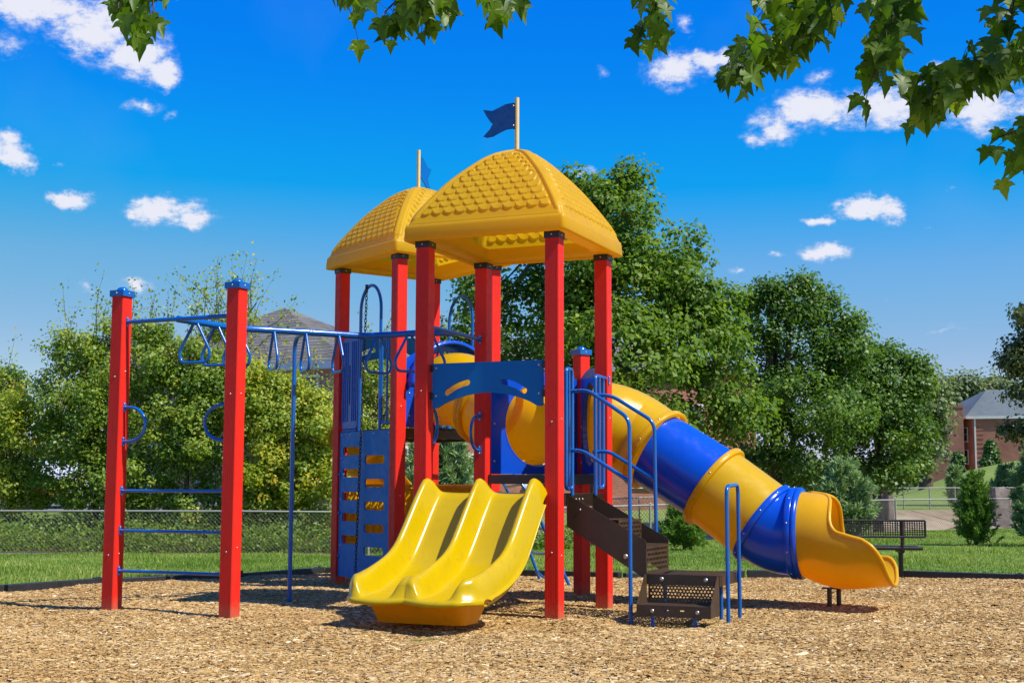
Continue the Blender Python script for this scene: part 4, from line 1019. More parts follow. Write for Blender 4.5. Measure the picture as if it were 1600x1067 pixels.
# tubular climber on the back right
cl = MB(); ft = [atz(848, 905), atz(897, 917)]
tops = [H + dHG * .87 + Z * 1.62, H + dHG * .36 + Z * 1.62]
ra = [rounded([tops[0], tops[0] + Vector((.24, .14, .02)), at(790, 757, 15.95), Vector((ft[0].x, ft[0].y, -.1))], .2, 6), rounded([tops[1], tops[1] + Vector((.16, .08, .02)), at(826, 771, 14.75), Vector((ft[1].x, ft[1].y, -.1))], .2, 6)]
clo = empty('tube_climber', (.4, 15.4, 0), parent=play)
for r0 in ra: m = MB(); m.tube(r0, .018, 12); m.build('rail', m_blue, clo)
def on(r0, z):
    for p, q in zip(r0[:-1], r0[1:]):
        if (p.z - z) * (q.z - z) <= 0 and p.z != q.z and q.z < p.z: return p.lerp(q, (p.z - z) / (p.z - q.z))
    return r0[-1]
for z in (.10, .37, .64, .91, 1.12, 1.4):
    p, q = on(ra[0], z), on(ra[1], z); c = (p + q) / 2 + Vector((-.08, -.02, -.04)); m = MB(); m.tube(rounded([p, c, q], .2, 6), .0155, 10); m.build('rung', m_blue, clo)
# curved rear slide
def rear_slide():
    h = N2.copy(); rt = Vector((h.y, -h.x, 0)); s = (Ep + G) / 2; pts = [s + Z * 1.66, s + h * .25 + Z * 1.62]
    c = s + h * .38 + rt * .72
    for k in range(0, 15):
        a = R(200 * k / 14); pts.append(c - rt * (.72 * math.cos(a)) + h * (.72 * math.sin(a)) + Z * (1.58 - 1.30 * (k / 14) ** .95))
    rows = []
    pp = smooth_path(pts, 3); n = len(pp)
    for i in range(n):
        T = (pp[min(i + 1, n - 1)] - pp[max(i - 1, 0)]); T.z = 0; T.normalize(); X = Vector((T.y, -T.x, 0)); up = min(1, i / 4)
        rows.append([pp[i] + X * a + Z * b * up for a, b in ((-.40, .27), (-.36, .31), (-.32, .27), (-.29, .08), (-.2, .01), (0, -.02), (.2, .01), (.29, .08), (.32, .20), (.36, .23), (.40, .20))])
    m = MB(); m.grid(rows, 0, True); so = m.build('rear_slide', m_yellow, play, solid=.012)
    for sg in (-1, 1):
        k = MB(); k.panel([(-.05, 1.68), (.22, 1.68), (.20, 1.78), (.10, 1.90), (.02, 1.93), (-.05, 1.90)], [], .03, s - rt * (.44 * sg), h, Z)
        k.build('side_hump', m_yellow, so, bevel=.01)
    k = MB(); e = pp[-8]; k.tube([Vector((e.x, e.y, -.1)), e], .022, 10); k.build('leg', m_brown, so)
dHGx = dHG
rear_slide()

# ------------------------------------------------------------------ bench
def bench():
    f = atz(1410, 904); o = empty('bench', (f.x - .7, f.y, 0), 'dark perforated metal park bench behind the tube slide exit', 'bench')
    d = Vector((.995, -.09, 0)).normalized(); bk = Z.cross(d)      # bk points away from camera
    y0 = f.y
    bp = f - bk * .02
    x0, x1 = -1.42, .27
    m = MB(); q = bp + bk * -.06
    m.perf(q + d * x0 + Z * .505, d, Z, x1 - x0, .195, 58, 7, .38, .008, stagger=False)
    for z in (.505, .70): m.tube([q + d * x0 + Z * z, q + d * x1 + Z * z], .014, 10)
    for x in (x0, x1): m.tube([q + d * x + Z * .505, q + d * x + Z * .70], .014, 10)
    m.build('backrest', m_bench, o)
    m = MB(); m.perf(bp + d * (x0 - .03) + bk * -.02 + Z * .385, d, bk, x1 - x0, .28, 58, 10, .38, .01, stagger=False)
    m.tube(rounded([bp + d * (x0 - .03) + bk * -.03 + Z * .368, bp + d * (x1 - .03) + bk * -.03 + Z * .368], .05), .024, 10)
    m.tube([bp + d * (x0 - .03) + bk * .27 + Z * .368, bp + d * (x1 - .03) + bk * .27 + Z * .368], .024, 10)
    m.build('seat', m_bench, o)
    for a in (0, -1.1):
        c = bp + d * a; m = MB(); m.tube([V3(c + bk * .08, -.1), V3(c + bk * .08, .35)], .03, 12); m.tube(rounded([c + bk * -.03 + Z * .34, c + bk * -.05 + Z * .52, c - bk * .06 + Z * .69], .05), .022, 10); m.tube([c - bk * .03 + Z * .335, c + bk * .28 + Z * .335], .03, 12)
        m.build('leg', m_bench, o)
bench()

# ------------------------------------------------------------------ fences
def chain_fence(name, pts, hgt, label, cell=.07, wire=.0022, spacing=2.6, toprail=True, zf=ground_z, group=None):
    o = empty(name, (pts[0][0], pts[0][1], 0), label, 'fence', group)
    seg = []; line = []
    for a, b in zip(pts[:-1], pts[1:]):
        d = math.hypot(b[0] - a[0], b[1] - a[1]); n = max(1, round(d / spacing))
        for k in range(n): line.append((a[0] + (b[0] - a[0]) * k / n, a[1] + (b[1] - a[1]) * k / n))
    line.append(pts[-1]); P3 = [Vector((x, y, zf(x, y))) for x, y in line]
    for p in P3:
        m = MB(); m.tube([p - Z * .1, p + Z * (hgt + .03)], .028, 8); m.dome(p + Z * (hgt + .03), Z, .034, 0, .8, 8); m.build('fence_post', m_galv, o)
    if toprail:
        m = MB(); m.tube([p + Z * hgt for p in P3], .021, 8); m.build('top_rail', m_galv, o)
    V = []; Fc = []
    for a, b in zip(P3[:-1], P3[1:]):
        dv = b - a; ln = Vector((dv.x, dv.y, 0)).length; dh = Vector((dv.x, dv.y, 0)) / ln; nn = Vector((-dh.y, dh.x, 0)); k = int(ln / cell)
        for i in range(-int(hgt / cell), k + 1):
            for sg in (1, -1):
                s0_ = i * cell; s1_ = s0_ + hgt; t0, t1 = 0, 1
                lo, hi = s0_, s1_
                z_lo, z_hi = (0, hgt) if sg == 1 else (hgt, 0)
                if hi <= 0 or lo >= ln: continue
                if lo < 0: z_lo += (0 - lo) / hgt * (z_hi - z_lo) if True else 0; lo = 0
                if hi > ln:
                    z_e = ((0 if sg == 1 else hgt)) + (ln - s0_) / hgt * (hgt if sg == 1 else -hgt); z_hi = z_e; hi = ln
                p = a + dh * lo + Z * (dv.z * lo / ln + z_lo); q = a + dh * hi + Z * (dv.z * hi / ln + z_hi)
                t = (q - p).normalized(); s_ = t.cross(nn).normalized() * wire; e = nn * wire; off = nn * (.002 * sg)
                b_ = len(V)
                for c in (p, q): V += [c + s_ + off, c - s_ * .5 + e + off, c - s_ * .5 - e + off]
                Fc += [(b_, b_ + 1, b_ + 4, b_ + 3), (b_ + 1, b_ + 2, b_ + 5, b_ + 4), (b_ + 2, b_, b_ + 3, b_ + 5)]
    w = np_mesh('wire_mesh', [tuple(v) for v in V], Fc, m_wire, parent=o)
    return o
chain_fence('chain_link_fence', [(-16.5, 28), (-11.2, 27.9), (-3, 28.2), (.6, 29.9), (6, 33.9), (13, 38.9), (20, 43.2)], .875, 'long grey chain link fence at the far edge of the lawn', cell=.085, wire=.0026, spacing=3.2)
def far_z(x, y): return ground_z(x, y)
chain_fence('chain_link_fence', [(-.5, 42.2), (.6, 42.6), (13, 51.6), (22, 57.2), (30, 61)], .86, 'farther chain link fence along the top of the concrete bank', cell=.15, wire=.005, spacing=1.5)

# headwalls by the channel
def headwall(px0, px1, ytop, y, label, rough=.04, name='concrete_headwall'):
    a = at(px0, ytop, y); b = at(px1, ytop, y + .3); zb = ground_z((a.x + b.x) / 2, y) - .3; m = MB(); c = (a + b) / 2
    hx = (b.x - a.x) / 2; rows = []
    n = 8
    for z in np.linspace(zb, a.z, 6):
        ring = []
        for (x_, y_) in rect(-hx, -.25, hx, .25, .03, 2): ring.append(Vector((c.x + x_ + random.uniform(-rough, rough), c.y + y_ + random.uniform(-rough, rough) * .5, z + (random.uniform(-rough, rough) if z > zb + .2 else 0))))
        rows.append(ring)
    m.grid(rows, 0, False, closed_u=True); m.add(rows[-1], [tuple(range(len(rows[-1])))], 0)
    o = m.build(name, m_stone); tag(o, label, 'wall'); return o
headwall(1357, 1386, 768, 50.5, 'brown weathered concrete headwall between the blue pine and the sloped concrete bank', .01)
headwall(1386, 1392, 766, 50.2, 'pale narrow concrete pillar at the end of the brown headwall', .005, 'concrete_pillar')
headwall(1554, 1573, 762, 52, 'rough broken stone pier beside the far fence near the right edge', .09, 'stone_pier')

# ------------------------------------------------------------------ buildings
def wall_box(m, o, d, ln, dp, z0, z1, mi=0):
    n = Z.cross(d); m.box(o + d * (ln / 2) + n * (dp / 2) + Z * ((z0 + z1) / 2), (ln / 2, dp / 2, (z1 - z0) / 2), (d, n, Z), mi)
def window(parent, o, d, a, z, w, h, depth=.06, sill=True):
    """o + d*a on the wall face, n points out of the wall"""
    n = d.cross(Z); c = o + d * a + Z * z
    f = MB()
    for (ca, cz, ha, hz) in ((0, h / 2, w / 2 + .06, .05), (0, -h / 2, w / 2 + .06, .05), (-w / 2, 0, .05, h / 2 - .05), (w / 2, 0, .05, h / 2 - .05), (0, 0, w / 2 - .05, .025)):
        f.box(c + d * ca + Z * cz + n * .03, (ha, .04, hz), (d, n, Z))
    if sill: f.box(c - Z * (h / 2 + .10) + n * .05, (w / 2 + .12, .08, .045), (d, n, Z))
    fo = f.build('window', m_white, parent)
    g = MB(); g.box(c + n * .012, (w / 2 - .02, .012, h / 2 - .02), (d, n, Z)); g.build('pane', m_glass, fo)
# house on the left: hipped grey roof
def house_left():
    near = at(536, 563, 52); z_e = near.z; zb = .2
    d1 = Vector((-.88, .475, 0)); d2 = Vector((.475, .88, 0)); l1, l2 = 12.5, 8.5      # two walls from the near corner
    c0 = V3(near, 0); o = empty('brick_house', (c0.x, c0.y, zb), 'red brick house with grey hipped roof behind the left shrubs', 'house')
    m = MB(); cs = [c0, c0 + d1 * l1, c0 + d1 * l1 + d2 * l2, c0 + d2 * l2]
    m.add([q + Z * zb for q in cs] + [q + Z * z_e for q in cs], [(1, 0, 4, 5), (0, 3, 7, 4), (3, 2, 6, 7), (2, 1, 5, 6), (4, 7, 6, 5)])
    m.build('wall', m_brick2, o)
    m = MB(); ov = .5; ctr = (cs[0] + cs[2]) / 2; ap = Vector((ctr.x, ctr.y, z_e + 3.35)); ev = [q + (q - ctr).normalized() * ov * 1.3 + Z * (z_e - .02) for q in cs]
    apx = at(449, 481, ctr.y); ap = Vector((ctr.x, ctr.y, apx.z))
    m.add(ev + [ap], [(0, 1, 4), (1, 2, 4), (2, 3, 4), (3, 0, 4)])
    m.build('roof', m_roofgrey, o)
    m = MB(); lo = [q - Z * .28 for q in ev]; inn = [q + (q - ctr).normalized() * .05 + Z * (z_e - .32) for q in cs]
    for i in range(4):
        j = (i + 1) % 4; m.add([ev[i] - Z * .004, ev[j] - Z * .004, lo[j], lo[i]], [(0, 1, 2, 3)]); m.add([lo[i], lo[j], inn[j], inn[i]], [(0, 1, 2, 3)])
    m.build('gutter', m_white, o)
    for z in (2.0, 4.7):
        for a in (1.3, 4.2, 7.0): window(o, c0, d2, a, z, .9, 1.5)
        for a in (-9.6, -6.8, -4.2, -1.6): window(o, c0, -d1, a, z, .9, 1.5)
house_left()
# long brick building behind the trees, centre right
def long_building():
    a = at(700, 575, 62); b = at(1180, 602, 66); zt = a.z; d = Vector((b.x - a.x, b.y - a.y, 0)); ln = d.length; d.normalize(); c0 = V3(a, 0)
    o = empty('brick_building', (c0.x, c0.y, 0), 'long low red brick building hidden behind the big maple', 'building')
    m = MB(); wall_box(m, c0, d, ln, 9, -.5, zt); m.build('wall', m_brick, o)
    m = MB(); n = Z.cross(d); e0, e1 = c0 - d * .4 - n * .4, c0 + d * (ln + .4) - n * .4; r0, r1_ = c0 + d * 4 + n * 4.5, c0 + d * (ln - 4) + n * 4.5; g0, g1 = c0 - d * .4 + n * 9.4, c0 + d * (ln + .4) + n * 9.4
    V = [e0 + Z * zt, e1 + Z * zt, r1_ + Z * (zt + 2), r0 + Z * (zt + 2), g1 + Z * zt, g0 + Z * zt]
    m.add(V, [(0, 1, 2, 3), (4, 5, 3, 2), (1, 4, 2), (5, 0, 3), (0, 5, 4, 1)]); m.build('roof', m_roofgrey, o)
    k = 0
    a_ = 1.5
    while a_ < ln - 1:
        for z in (1.9, 4.4): window(o, c0, d, a_, z, .9, 1.4)
        a_ += 2.7
long_building()
# distant apartment block on the hill
def block_right():
    Y = 150; o0 = at(1503, 650, Y); z_e = o0.z
    o = empty('apartment_block', (o0.x, o0.y, 2), 'three storey red brick block with slate roof on the grassy hill', 'building')
    d = Vector((.97, -.24, 0)).normalized(); c0 = V3(o0, 0); n = Z.cross(d); zb = 1.0
    cxx = at(1521, 650, Y)   # corner
    dl = Vector((-.28, .96, 0)).normalized()
    cr = V3(at(1519, 650, Y), 0)
    m = MB(); w_l = 8.0
    cs = [cr, cr + dl * w_l, cr + dl * w_l + d * 26, cr + d * 26]
    m.add([q + Z * zb for q in cs] + [q + Z * z_e for q in cs], [(1, 0, 4, 5), (0, 3, 7, 4), (3, 2, 6, 7), (2, 1, 5, 6), (4, 7, 6, 5)])
    m.build('wall', m_brick, o)
    m = MB(); ctr = (cs[0] + cs[2]) / 2; ev = [q + (q - ctr).normalized() * .7 + Z * z_e for q in cs]; rd0 = cs[0] * .5 + cs[1] * .5 + d * 4 + Z * (z_e + 3.2); rd1 = cs[2] * .5 + cs[3] * .5 - d * 4 + Z * (z_e + 3.2)
    m.add(ev + [rd0, rd1], [(1, 0, 4), (0, 3, 5, 4), (3, 2, 5), (2, 1, 4, 5)]); m.build('roof', m_roofslate, o)
    m = MB()
    for i in range(4):
        a, b = ev[i], ev[(i + 1) % 4]; q = (b - a).normalized(); m.box((a + b) / 2 - Z * .16, ((b - a).length / 2, .08, .15), (q, Z.cross(q), Z))
    m.build('gutter', m_white, o)
    m = MB()
    for a in (.25, 7.0): m.box(cr + d * a - n * .06 + Z * ((z_e + zb) / 2), (.09, .05, (z_e - zb) / 2 - .2), (d, n, Z))
    m.build('downpipe', m_white, o)
    for z in (2.2, 4.7, 7.2):
        if z + 1 > z_e: continue
        for a in (-6.4, -4.6, -3.0, -1.4): window(o, cr, -dl, a, z, .9, 1.5)
        for a in (8.6, 10.6, 12.8, 15, 17.5): window(o, cr, d, a, z, .9, 1.5)
    m = MB()
    for k in range(int((z_e - zb) / .5)):
        m.box(cr + d * .75 - n * .03 + Z * (zb + .3 + k * .5), (.4, .03, .16), (d, n, Z))
    m.build('quoin', m_brick, o)
    # chimney tower at the left
    t0 = V3(at(1480, 640, Y - 1), 0); t1 = V3(at(1503.5, 640, Y - 1), 0); w_ = (t1 - t0).length; zt = at(1490, 638, Y).z
    m = MB(); wall_box(m, t0, d, w_, 4, zb - .8, zt); wall_box(m, t0 - d * .06 - n * .06, d, w_ + .12, 4.1, zt + .0, zt + .35); m.build('chimney', m_brick2 if False else m_brick, o)
    lw = V3(at(1452, 720, Y - 4), 0); m = MB(); wall_box(m, lw, d, 2.2, 3, zb - 1, at(1460, 716, Y - 4).z); m.build('low_wall', m_brick, o)
block_right()

# ------------------------------------------------------------------ foliage
def unit(n):
    v = RNG.normal(size=(n, 3)); return v / np.linalg.norm(v, axis=1, keepdims=True)
def norm(v): return v / np.maximum(np.linalg.norm(v, axis=1, keepdims=True), 1e-6)
def leaf_quads(c, ax, nr, ln, wd):
    """folded leaf: 4 verts each"""
    ax = norm(ax); s_ = norm(np.cross(nr, ax)); nn = np.cross(ax, s_); n = len(c); V = np.zeros((n, 4, 3))
    L_ = ln[:, None]; W_ = wd[:, None]
    V[:, 0] = c - ax * L_ * .5; V[:, 1] = c + s_ * W_ * .5 + nn * W_ * .16; V[:, 2] = c + ax * L_ * .5 - nn * L_ * .08; V[:, 3] = c - s_ * W_ * .5 + nn * W_ * .16
    return V.reshape(-1, 3), np.arange(n * 4).reshape(-1, 4)
def crown(name, blobs, nclump, nleaf, size, crad, mat, parent, inner=.5, droop=.25, tint0=.45, sparse=1.0, flat=.7):
    """blobs: (centre Vector, (rx, ry, rz))"""
    vol = np.array([b[1][0] * b[1][1] * b[1][2] for b in blobs]) ** .67; vol /= vol.sum(); Cs = []; Os = []
    for (c, r), w in zip(blobs, vol):
        k = max(3, int(nclump * w)); d = unit(k); rad = (inner + (1 - inner) * RNG.uniform(0, 1, k) ** .6)[:, None]
        Cs.append(np.array(c)[None] + d * rad * np.array(r)[None]); Os.append(d)
    Cs = np.concatenate(Cs); Os = np.concatenate(Os); k = len(Cs)
    cr_ = crad * RNG.uniform(.55, 1.35, k); nl = (nleaf * (cr_ / crad) ** 2).astype(int) + 3
    idx = np.repeat(np.arange(k), nl); n = len(idx)
    u = unit(n); rr = RNG.uniform(0, 1, n) ** .45; off = u * (rr * cr_[idx])[:, None]; off[:, 2] *= flat
    pos = Cs[idx] + off
    nr = norm(u * .9 + Os[idx] * .5 + np.array([0, 0, .75]) + RNG.normal(size=(n, 3)) * .45)
    ax = norm(np.cross(nr, RNG.normal(size=(n, 3)))); ax[:, 2] -= droop; ax = norm(ax)
    ln = size * RNG.uniform(.65, 1.25, n)
    V, Fc = leaf_quads(pos, ax, nr, ln, ln * RNG.uniform(.6, .9, n))
    ct = RNG.normal(0, .13, k); t = np.clip(tint0 + ct[idx] + RNG.normal(0, .15, n), 0, 1)
    return np_mesh(name, V, Fc, mat, t, parent)
def limbs(m, base, top, blobs, r0, n=10, seg=8):
    base = Vector(base); top = Vector(top)
    pts = [base - Z * .2] + [base.lerp(top, k / 6) + Vector((RNG.normal(0, .05), RNG.normal(0, .05), 0)) * k for k in range(1, 7)]
    m.tube(pts, [r0 * 1.25] + [r0 * (1 - .8 * k / 6) for k in range(1, 7)], seg)
    for i in range(n):
        b = blobs[i % len(blobs)]; tgt = Vector(b[0]) + Vector([RNG.uniform(-.7, .7) * q for q in b[1]]); s_ = base.lerp(top, RNG.uniform(.25, .95)); mid = s_.lerp(tgt, .5) + Z * RNG.uniform(.1, .5)
        rr = r0 * RNG.uniform(.25, .45); q = [s_.lerp(mid, k / 3) for k in range(3)] + [mid.lerp(tgt, k / 3) for k in range(4)]
        m.tube(q, [rr * (1 - .85 * k / 6) for k in range(7)], 6)
def bp(px, py, Y, rx, rz, ry=None):
    k = Y / F_PX; c = at(px, py, Y); return (c, (rx * k, (ry if ry else (rx + rz) / 2 * k), rz * k))
def tree(name, label, cat, Y, blobs, trunk_px, r0, mat, nclump, nleaf, size, crad, group=None, nlimb=12, trunk_top=None, shoots=0, **kw):
    bl = [bp(b[0], b[1], Y + (b[4] if len(b) > 4 else 0), b[2], b[3]) for b in blobs]
    core = list(bl)
    for c, r in core:
        for _ in range(3):
            d = unit(1)[0]; d[2] = abs(d[2]) * .9 - .15; q = RNG.uniform(.22, .42); bl.append((c + Vector([d[i] * r[i] * .98 for i in range(3)]), (r[0] * q, r[1] * q, r[2] * q)))
    x = at(trunk_px, 760, Y).x; z0 = ground_z(x, Y); o = empty(name, (x, Y, z0), label, cat, group)
    zt = max(b[0].z + b[1][2] * .3 for b in bl) if trunk_top is None else trunk_top
    m = MB(); limbs(m, (x, Y, z0), (x, Y, zt), bl, r0, nlimb); m.build('trunk', m_bark, o)
    crown('crown', bl, nclump, nleaf, size, crad, mat, o, **kw)
    if shoots:
        m = MB(); c = []
        for k in range(shoots):
            b = core[k % len(core)]; s_ = Vector(b[0]) + Vector((RNG.uniform(-.8, .8) * b[1][0], RNG.uniform(-.5, .5) * b[1][1], b[1][2] * .5)); h_ = RNG.uniform(.7, 1.5)
            e = s_ + Vector((RNG.normal(0, .35), RNG.normal(0, .3), h_)); p = rounded([s_, s_.lerp(e, .5) + Vector((RNG.normal(0, .08), 0, 0)), e], .4, 4)
            m.tube(p, [.011 * (1 - .8 * i / (len(p) - 1)) for i in range(len(p))], 4)
            for q in p[1:]:
                for _ in range(7): c.append(np.array(q) + RNG.normal(0, .085, 3))
        so = m.build('shoots', m_bark, o); c = np.array(c); n = len(c); ln = size * RNG.uniform(.6, 1.15, n)
        V, Fc = leaf_quads(c, RNG.normal(size=(n, 3)) + [0, 0, -.5], unit(n), ln, ln * .7); np_mesh('foliage', V, Fc, mat, np.clip(RNG.normal(.6, .2, n), 0, 1), so)
    return o
g_maple = leaf_mat('maple_leaf', [(0, (.052, .105, .014)), (.45, (.118, .205, .024)), (.8, (.19, .28, .035)), (1, (.31, .37, .06))], trans=.36, spec=.2)
g_pear = leaf_mat('pear_leaf', [(0, (.032, .078, .014)), (.45, (.082, .165, .022)), (.8, (.155, .25, .030)), (1, (.29, .36, .05))], trans=.32, rough=.45, spec=.28)
g_shrub = leaf_mat('shrub_leaf', [(0, (.08, .14, .014)), (.35, (.19, .275, .028)), (.7, (.33, .38, .045)), (.93, (.50, .45, .05)), (1, (.58, .36, .04))], trans=.42, rough=.45, spec=.3)
g_shrub2 = leaf_mat('shrub_leaf_green', [(0, (.06, .12, .016)), (.4, (.150, .245, .032)), (.75, (.27, .345, .050)), (1, (.44, .42, .06))], trans=.40, rough=.42, spec=.35)
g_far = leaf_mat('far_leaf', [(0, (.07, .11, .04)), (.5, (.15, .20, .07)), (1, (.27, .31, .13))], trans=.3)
g_dark = leaf_mat('dark_leaf', [(0, (.035, .055, .015)), (.5, (.11, .135, .035)), (1, (.26, .26, .08))], trans=.3)
g_pine = leaf_mat('blue_pine_needle', [(0, (.11, .18, .07)), (.5, (.24, .36, .15)), (1, (.42, .54, .26))], trans=.15, rough=.6)
g_pine2 = leaf_mat('green_pine_needle', [(0, (.05, .13, .014)), (.5, (.13, .26, .025)), (1, (.27, .38, .05))], trans=.15, rough=.6)

tree('maple_tree', 'largest broad green maple rising behind the right of the play tower', 'tree', 37,
     [(965, 335, 62, 62), (905, 350, 60, 62), (1015, 395, 80, 75), (880, 420, 90, 85), (960, 460, 130, 95, -1), (1065, 450, 55, 70), (815, 500, 85, 75), (765, 450, 38, 45), (1080, 540, 75, 80), (1112, 500, 42, 60), (1125, 590, 45, 55), (1030, 470, 80, 80), (960, 560, 130, 80, -2), (850, 600, 90, 70, -1), (1100, 640, 75, 55), (1000, 660, 110, 55, -2), (1150, 660, 50, 45), (905, 300, 30, 28), (985, 290, 25, 24), (730, 560, 40, 60)],
     925, .3, g_maple, 520, 78, .155, .62, nlimb=34, inner=.45)
tree('pear_tree', 'dark green tree immediately right of the big maple', 'tree', 42,
     [(1190, 500, 52, 58), (1258, 490, 42, 44), (1205, 463, 17, 24), (1257, 456, 16, 26), (1292, 482, 16, 22), (1160, 480, 16, 22), (1325, 512, 14, 20), (1225, 560, 85, 70), (1290, 560, 60, 60), (1185, 610, 55, 70), (1265, 640, 90, 70, -1), (1220, 690, 85, 45), (1310, 640, 50, 60), (1260, 735, 70, 34), (1195, 735, 40, 26), (1320, 560, 38, 40)],
     1208, .22, g_pear, 330, 80, .13, .55, nlimb=20, inner=.45)
tree('pear_tree', 'shorter dark rounded tree left of the far pale trees and brick block', 'tree', 45,
     [(1348, 590, 38, 42), (1392, 596, 42, 42), (1352, 553, 15, 22), (1398, 556, 14, 20), (1428, 575, 12, 18), (1375, 650, 75, 60), (1340, 700, 60, 40), (1410, 695, 50, 45), (1425, 600, 20, 25), (1360, 742, 55, 26), (1410, 735, 40, 26), (1345, 640, 60, 70)],
     1372, .2, g_pear, 240, 75, .135, .55, nlimb=16, inner=.45)
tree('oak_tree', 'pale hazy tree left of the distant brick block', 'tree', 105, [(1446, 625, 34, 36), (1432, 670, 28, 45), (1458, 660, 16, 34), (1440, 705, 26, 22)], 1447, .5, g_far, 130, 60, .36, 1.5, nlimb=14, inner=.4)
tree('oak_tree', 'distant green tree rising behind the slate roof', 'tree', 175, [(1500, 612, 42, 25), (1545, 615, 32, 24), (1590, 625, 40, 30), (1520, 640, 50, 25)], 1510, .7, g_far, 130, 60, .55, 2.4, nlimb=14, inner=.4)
tree('oak_tree', 'dark tree hanging in at the right edge of the photo above the blue pine', 'tree', 60, [(1606, 500, 38, 36), (1618, 560, 56, 40), (1586, 565, 24, 24), (1618, 620, 40, 34), (1592, 672, 22, 16), (1640, 690, 36, 24), (1665, 560, 60, 90)], 1672, .35, g_dark, 260, 52, .2, .6, nlimb=18, inner=.3)
tl = []
for px in range(-260, 1900, 46): tl.append(bp(px, 742 - 14 * math.sin(px * .013) - RNG.uniform(0, 14), 190 + RNG.uniform(-10, 10), 42, 34))
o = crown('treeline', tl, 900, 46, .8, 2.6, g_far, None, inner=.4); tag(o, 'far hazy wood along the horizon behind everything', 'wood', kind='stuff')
# left shrubs
def shrub(label, Y, blobs, tpx, mat, nclump, nleaf, size=.085, crad=.34, **kw):
    return tree('bushy_tree', label, 'bushy tree', Y, blobs, tpx, .07, mat, int(nclump * 1.9), int(nleaf * 1.25), size, crad, group='bushy trees behind the left fence', nlimb=16, inner=.15, tint0=.58, shoots=18, **kw)
shrub('yellowish bushy tree at the left edge of the photo behind the fence', 31.5, [(10, 640, 50, 60), (30, 700, 60, 70), (0, 760, 60, 50), (45, 770, 40, 35), (30, 825, 70, 24)], 20, g_shrub, 110, 60)
shrub('tall loose bushy tree just left of the left red ladder post', 31, [(135, 560, 50, 48), (180, 535, 42, 34), (105, 620, 60, 50), (170, 620, 70, 70), (115, 690, 70, 60), (170, 740, 70, 55), (110, 770, 40, 32), (130, 828, 60, 22)], 150, g_shrub2, 210, 58)
shrub('dense bushy tree seen between the two red ladder posts', 31, [(250, 570, 56, 50), (310, 575, 60, 52), (270, 640, 75, 70), (320, 690, 70, 70), (240, 730, 65, 60), (310, 790, 60, 60), (215, 800, 45, 40), (235, 525, 26, 20), (350, 625, 50, 70), (280, 832, 80, 26)], 290, g_shrub2, 300, 60)
shrub('bright yellow-green bushy tree behind the blue support pole', 30.6, [(415, 625, 46, 44), (462, 625, 42, 36), (430, 660, 70, 70), (505, 665, 42, 60), (420, 740, 70, 70), (490, 760, 60, 70), (510, 830, 40, 32), (400, 810, 45, 45), (378, 590, 30, 34)], 430, g_shrub, 330, 64)
shrub('sparse tall twiggy tree poking above the others left of the grey roof', 32.5, [(325, 515, 30, 26), (372, 500, 30, 34), (345, 555, 55, 40)], 360, g_shrub, 26, 20, .085, .3)
shrub('small bush showing between the chain and the arch rail legs', 33, [(590, 590, 40, 45), (600, 680, 40, 50), (560, 650, 40, 70)], 585, g_shrub2, 60, 55)
tree('oak_tree', 'dark tree top beyond the shrubs at the left edge', 'tree', 60, [(0, 600, 32, 32), (-20, 640, 60, 40)], -10, .3, g_pear, 70, 60, .18, .7)
# whips with few leaves against the sky
def whips(parent_label):
    o = empty('young_tree', (at(385, 760, 32).x, 32, 0), 'thin bare whips with a few leaves above the left red posts', 'young tree')
    m = MB(); c = []
    for pts in ([(385, 560), (378, 480), (365, 440), (362, 405)], [(390, 540), (400, 480), (430, 430)], [(360, 560), (335, 480), (300, 440), (275, 425)], [(370, 540), (372, 470), (385, 402)], [(350, 540), (318, 470), (322, 430)], [(400, 520), (440, 500), (462, 470)], [(395, 550), (425, 520), (470, 505)], [(140, 560), (150, 500), (160, 465)], [(130, 560), (90, 520), (85, 512)], [(170, 540), (200, 490), (238, 478)]):
        p = rounded([at(a, b, 32 + RNG.normal(0, .3)) for a, b in pts], .6, 4); m.tube(p, [.012 * (1 - .8 * k / (len(p) - 1)) for k in range(len(p))], 5)
        for k in range(len(p) // 3, len(p)):
            for _ in range(12): c.append(np.array(p[k]) + RNG.normal(0, .12, 3))
    m.build('branch', m_bark, o); c = np.array(c); n = len(c); ln = .085 * RNG.uniform(.6, 1.2, n)
    V, Fc = leaf_quads(c, RNG.normal(size=(n, 3)) + [0, 0, -.6], unit(n), ln, ln * .7); np_mesh('foliage', V, Fc, g_shrub, np.clip(RNG.normal(.55, .2, n), 0, 1), o)
whips('')
# low hedge / weeds at the foot of the left fence
def weeds():
    n = 24000; x = RNG.uniform(-14, 1.5, n); y = 28.3 + np.abs(RNG.normal(0, .9, n)) + .1; k = (RNG.uniform(0, 1, n) < .6 + .4 * (np.sin(x * 2.1) > .2)); x, y = x[k], y[k]; n = len(x)
    z = np.array([ground_z(a, b) for a, b in zip(x, y)]) + RNG.uniform(0, 1, n) ** 2 * .5; ln = RNG.uniform(.05, .1, n)
    V, Fc = leaf_quads(np.stack([x, y, z], 1), RNG.normal(size=(n, 3)), norm(unit(n) + [0, 0, .6]), ln, ln * .7)
    o = np_mesh('undergrowth', V, Fc, g_shrub2, np.clip(RNG.normal(.4, .2, n), 0, 1)); tag(o, 'weeds and low undergrowth behind the left fence', 'undergrowth', kind='stuff')
weeds()

